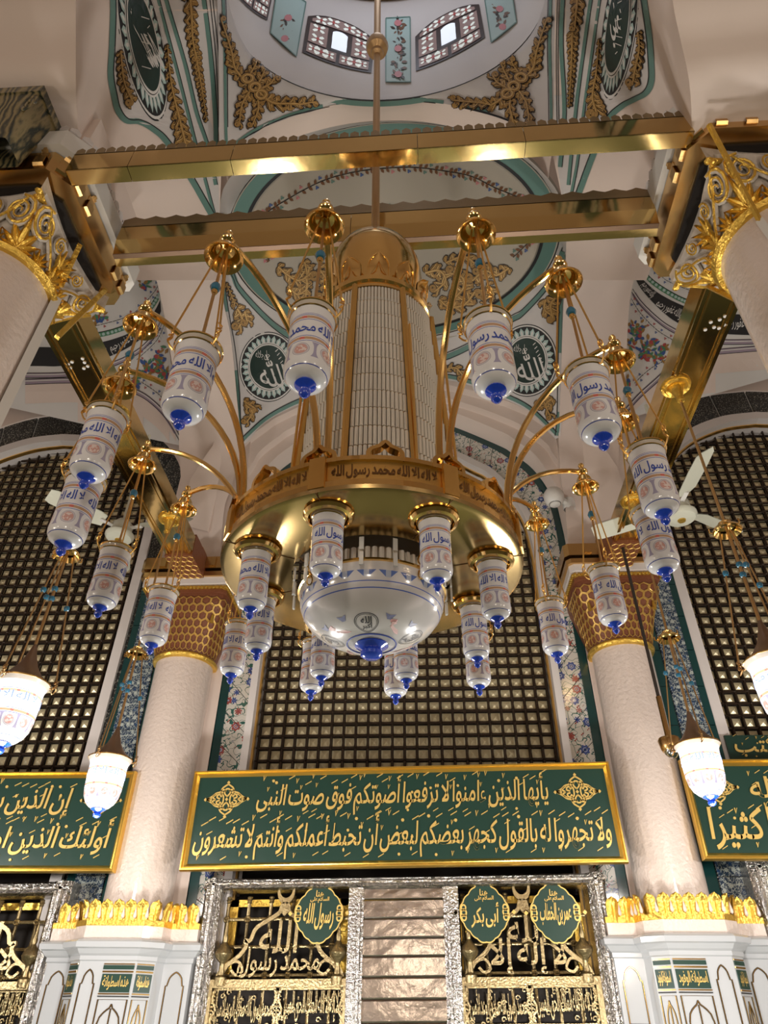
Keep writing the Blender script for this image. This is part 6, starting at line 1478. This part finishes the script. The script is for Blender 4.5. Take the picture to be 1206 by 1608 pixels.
# ================================================================== LIT LANTERNS ON RODS
BODY2 = [(.172, 0), (.176, -.006), (.170, -.018), (.155, -.04), (.150, -.06), (.148, -.16), (.145, -.25), (.135, -.31), (.112, -.355), (.08, -.385), (.05, -.398)]
def lit_lantern(x, y, zrim, zcrown, ztop, label, power, keep=True):
    t = thing('lit_lantern', label, 'lantern', (x, y, zrim), 'lit lanterns hung from the side beams')
    m = M(); m.lathe(BODY2, 40); m.obj('glass_body', GLASS_L, t)
    m = M(); m.lathe([(.168, .004), (.178, .0), (.178, -.008), (.168, -.012)], 40); m.obj('gold_lip', GOLD, t)
    m = M(); m.lathe([(0, -.39), (.056, -.392), (.06, -.402), (.045, -.412), (.03, -.42), (.026, -.43), (.032, -.44), (.028, -.455), (.012, -.466), (0, -.468)], 24); m.obj('blue_finial', COBALT, t)
    m = M(); m.lathe([(.165, .0), (.155, .012), (.105, .055), (.06, .12), (.03, .20), (.012, .27), (.006, .28)], 32); m.obj('brown_cap', BROWNCAP, t)
    m = M(); put_text(m, 'لا اله الا الله محمد رسول الله', lambda p, z, c: (.151*math.cos(p), .151*math.sin(p), z), .12, 2*PI-.12, -.175, -.105, 0, bold=.015, res=1); m.obj('blue_lettering', mat('lit_blue_ink', (.10, .16, .5), .4, emit=1.2, ecol=(.35, .45, .75)) if 'lit_blue_ink' not in bpy.data.materials else bpy.data.materials['lit_blue_ink'], t, smooth=False)
    H = zcrown-zrim
    m = M(); m.lathe([(.045, H+.05), (.04, H+.035), (.07, H+.02), (.092, H), (.10, H-.02), (.092, H-.03), (.08, H-.018), (.06, H)], 28); m.obj('gold_crown', GOLD, t)
    for k in range(3):
        b = 2*PI*k/3+.9; m = M(); m.tube([(.10*math.cos(b), .10*math.sin(b), H-.03), (.12*math.cos(b), .12*math.sin(b), H-.02), (.118*math.cos(b), .118*math.sin(b), H+.01)], .006, 5); m.obj('crown_hook', GOLD, t)
    m = M(); m.tube([(0, 0, .26), (0, 0, ztop-zrim)], .011, 7); m.obj('centre_rod', CABLE, t)
    m = M(); m.lathe([(.0, -.17), (.028, -.17), (.034, -.155), (.026, -.14), (.045, -.06), (.058, -.03), (.06, -.005), (.085, -.02), (.10, 0), (.118, -.008), (.125, .012), (.115, .03), (.0, .04)], 24, (0, 0, ztop-zrim-.02)); m.obj('rosette', GOLDLEAF, t)
    bd = [.55, .66, .62]
    for k in range(3):
        b = 2*PI*k/3+.4; ex = (.20*math.cos(b), .20*math.sin(b), .03); tp = (.05*math.cos(b), .05*math.sin(b), H)
        m = M(); m.tube([ex, tp], .006, 5); m.tube([(ex[0], ex[1], .03), (ex[0]*1.05, ex[1]*1.05, .0), (ex[0]*.9, ex[1]*.9, -.02), (.165*math.cos(b), .165*math.sin(b), -.012)], .006, 5)
        for e in range(3): m.tube([(ex[0]+.012*math.cos(u), ex[1]+.012*math.sin(u), .03-.03*e+.018*math.sin(u+e)) for u in [2*PI*w/7 for w in range(7)]], .004, 4, closed=True)
        st = m.obj('chain_stay', CABLE, t); f = bd[k]
        m = M(); m.lathe([(0, .022), (.016, .016), (.022, 0), (.016, -.016), (0, -.022)], 12, tuple(ex[i]+(tp[i]-ex[i])*f for i in range(3))); m.obj('turquoise_bead', BEAD, st)
    for z in (.62, .70): m = M(); m.lathe([(0, .022), (.018, .016), (.024, 0), (.018, -.016), (0, -.022)], 12, (0, 0, H*z)); m.obj('turquoise_bead', BEAD, t)
    add_light((x, y, zrim-.62), power, .12, (1, .93, .82))
lit_lantern(-2.40, 4.14, 1.82, 2.84, 4.33, 'large glowing glass lantern cut by the left edge, below the lattice window', 25)
lit_lantern(2.40, 4.08, 1.88, 2.88, 4.365, 'glowing glass lantern mostly outside the right edge, hung from the brass beam', 25)
lit_lantern(-2.40, 5.70, 1.82, 2.78, 4.33, 'glowing glass lantern before the left pale column', 20)
lit_lantern(2.40, 5.64, 1.88, 2.83, 4.365, 'glowing glass lantern before the right column, beside the hanging rod', 20)

# ================================================================== FANS, ROD, CAMERA
def fan(loc, label, rot):
    t = thing('fan', label, 'fan', loc); t.scale = (1.22, 1.22, 1.22)
    m = M(); m.lathe([(0, -.07), (.04, -.068), (.115, -.055), (.135, -.03), (.135, -.01), (.12, .0), (.10, .02), (.10, .10), (.06, .15), (.03, .17), (.018, .18), (.018, 1.3)], 32); m.obj('motor_housing', ENAMEL, t)
    m = M(); m.lathe([(0, -.082), (.03, -.08), (.034, -.068)], 16); m.obj('brass_button', GOLDLEAF, t)
    for k in range(3):
        a = rot+2*PI*k/3; b = thing('blade', None, None); b.parent = t; b.rotation_euler = (0, 0, a)
        m = M(); m.grid([[(x, w*s, .06+.03*s) for s in (-1, -.5, 0, .5, 1)] for x, w in ((.18, .05), (.25, .075), (.5, .08), (.68, .075), (.73, .05))]); m.grid([[(x, w*s, .066+.03*s) for s in (-1, -.5, 0, .5, 1)] for x, w in ((.18, .05), (.25, .075), (.5, .08), (.68, .075), (.73, .05))]); m.obj('blade_panel', ENAMEL, b, smooth=False)
        m = M(); m.box(.08, .22, -.02, .02, .05, .06); m.obj('blade_iron', WHITEM, b, smooth=False)
    return t
fan((2.90, 5.8, 4.30), 'cream ceiling fan with round hub, right, in front of the right lattice window', .55)
fan((-3.28, 6.4, 4.65), 'cream ceiling fan on the left, its hub behind the hanging lanterns', 1.9)
# hanging rod with a brass cup and steel ball
p0, p1 = P(984, 850, Y=6.45), P(1044, 1180, Y=6.45); X = (p0.x+p1.x)/2
t = thing('hanging_rod', 'dark rod with a brass sleeve and cup hanging before the right column', 'rod', (X, 6.45, p1.z))
m = M(); m.tube([(0, 0, .5), (0, 0, 4.37-p1.z)], .017, 8); m.obj('dark_rod', DARKROD, t); m = M(); m.tube([(0, 0, .10), (0, 0, .52)], .026, 8); m.obj('brass_sleeve', BRASSD, t)
m = M(); m.lathe([(.03, .14), (.09, .12), (.10, .10), (.085, .02), (.075, .0), (.0, .0)], 20); m.obj('brass_cup', BRASSD, t)
m = M(); m.lathe([(0, -.065), (.035, -.055), (.062, -.02), (.065, .01), (.04, .02)], 20); m.obj('steel_ball', STEEL, t)
c = P(870, 782, Y=6.75)
t = thing('security_camera', 'white round security camera on the arch right of the middle window', 'camera', c); t.scale = (1.45, 1.45, 1.45)
m = M(); m.lathe([(0, .085), (.06, .08), (.085, .04), (.085, -.01), (.07, -.05), (.04, -.075), (0, -.08)], 24); m.obj('housing', WHITEM, t)
m = M(); m.lathe([(.052, -.066), (.045, -.072), (0, -.076)], 20); m.obj('lens_window', mat('grey_lens', (.25, .24, .23), .2, coat=1), t)
m = M(); m.tube([(.06, .02, .01), (.14, .1, .0)], .028, 8); m.lathe([(.05, -.05), (.055, 0), (.05, .05)], 14, (.14, .1, 0)); m.obj('wall_bracket', WHITEM, t)
# veined marble capital standing behind the left impost
q0, q1 = P(2, 232, Y=1.80), P(2, 128, Y=1.80)
t = thing('marble_capital', 'dark veined marble capital at the upper left edge', 'capital', (q0.x-.16, 1.90, q0.z+.16)); k_s = (q1.z-q0.z)/.53*.62; t.scale = (.42, .30, k_s)
b = M(); rows = []
for k in range(7):
    f = k/6; h = .30+.13*f**1.5; rows.append([(h*max(-1, min(1, 1.35*math.cos(2*PI*j/40))), h*max(-1, min(1, 1.35*math.sin(2*PI*j/40))), .46*f) for j in range(41)])
b.grid(rows); b.obj('carved_bell', GREENMARB, t)
m = M(); m.box(-.46, .46, -.46, .46, .46, .53); m.obj('slab', GREENMARB, t, smooth=False)
for s in (-1, 1):
    m = M(); m.tube(spiral((s*.36, -.40, .34), (s, 0, 0), (0, 0, 1), .10, .02, 1.8), .022, 6); m.obj('volute', GREENMARB, t)
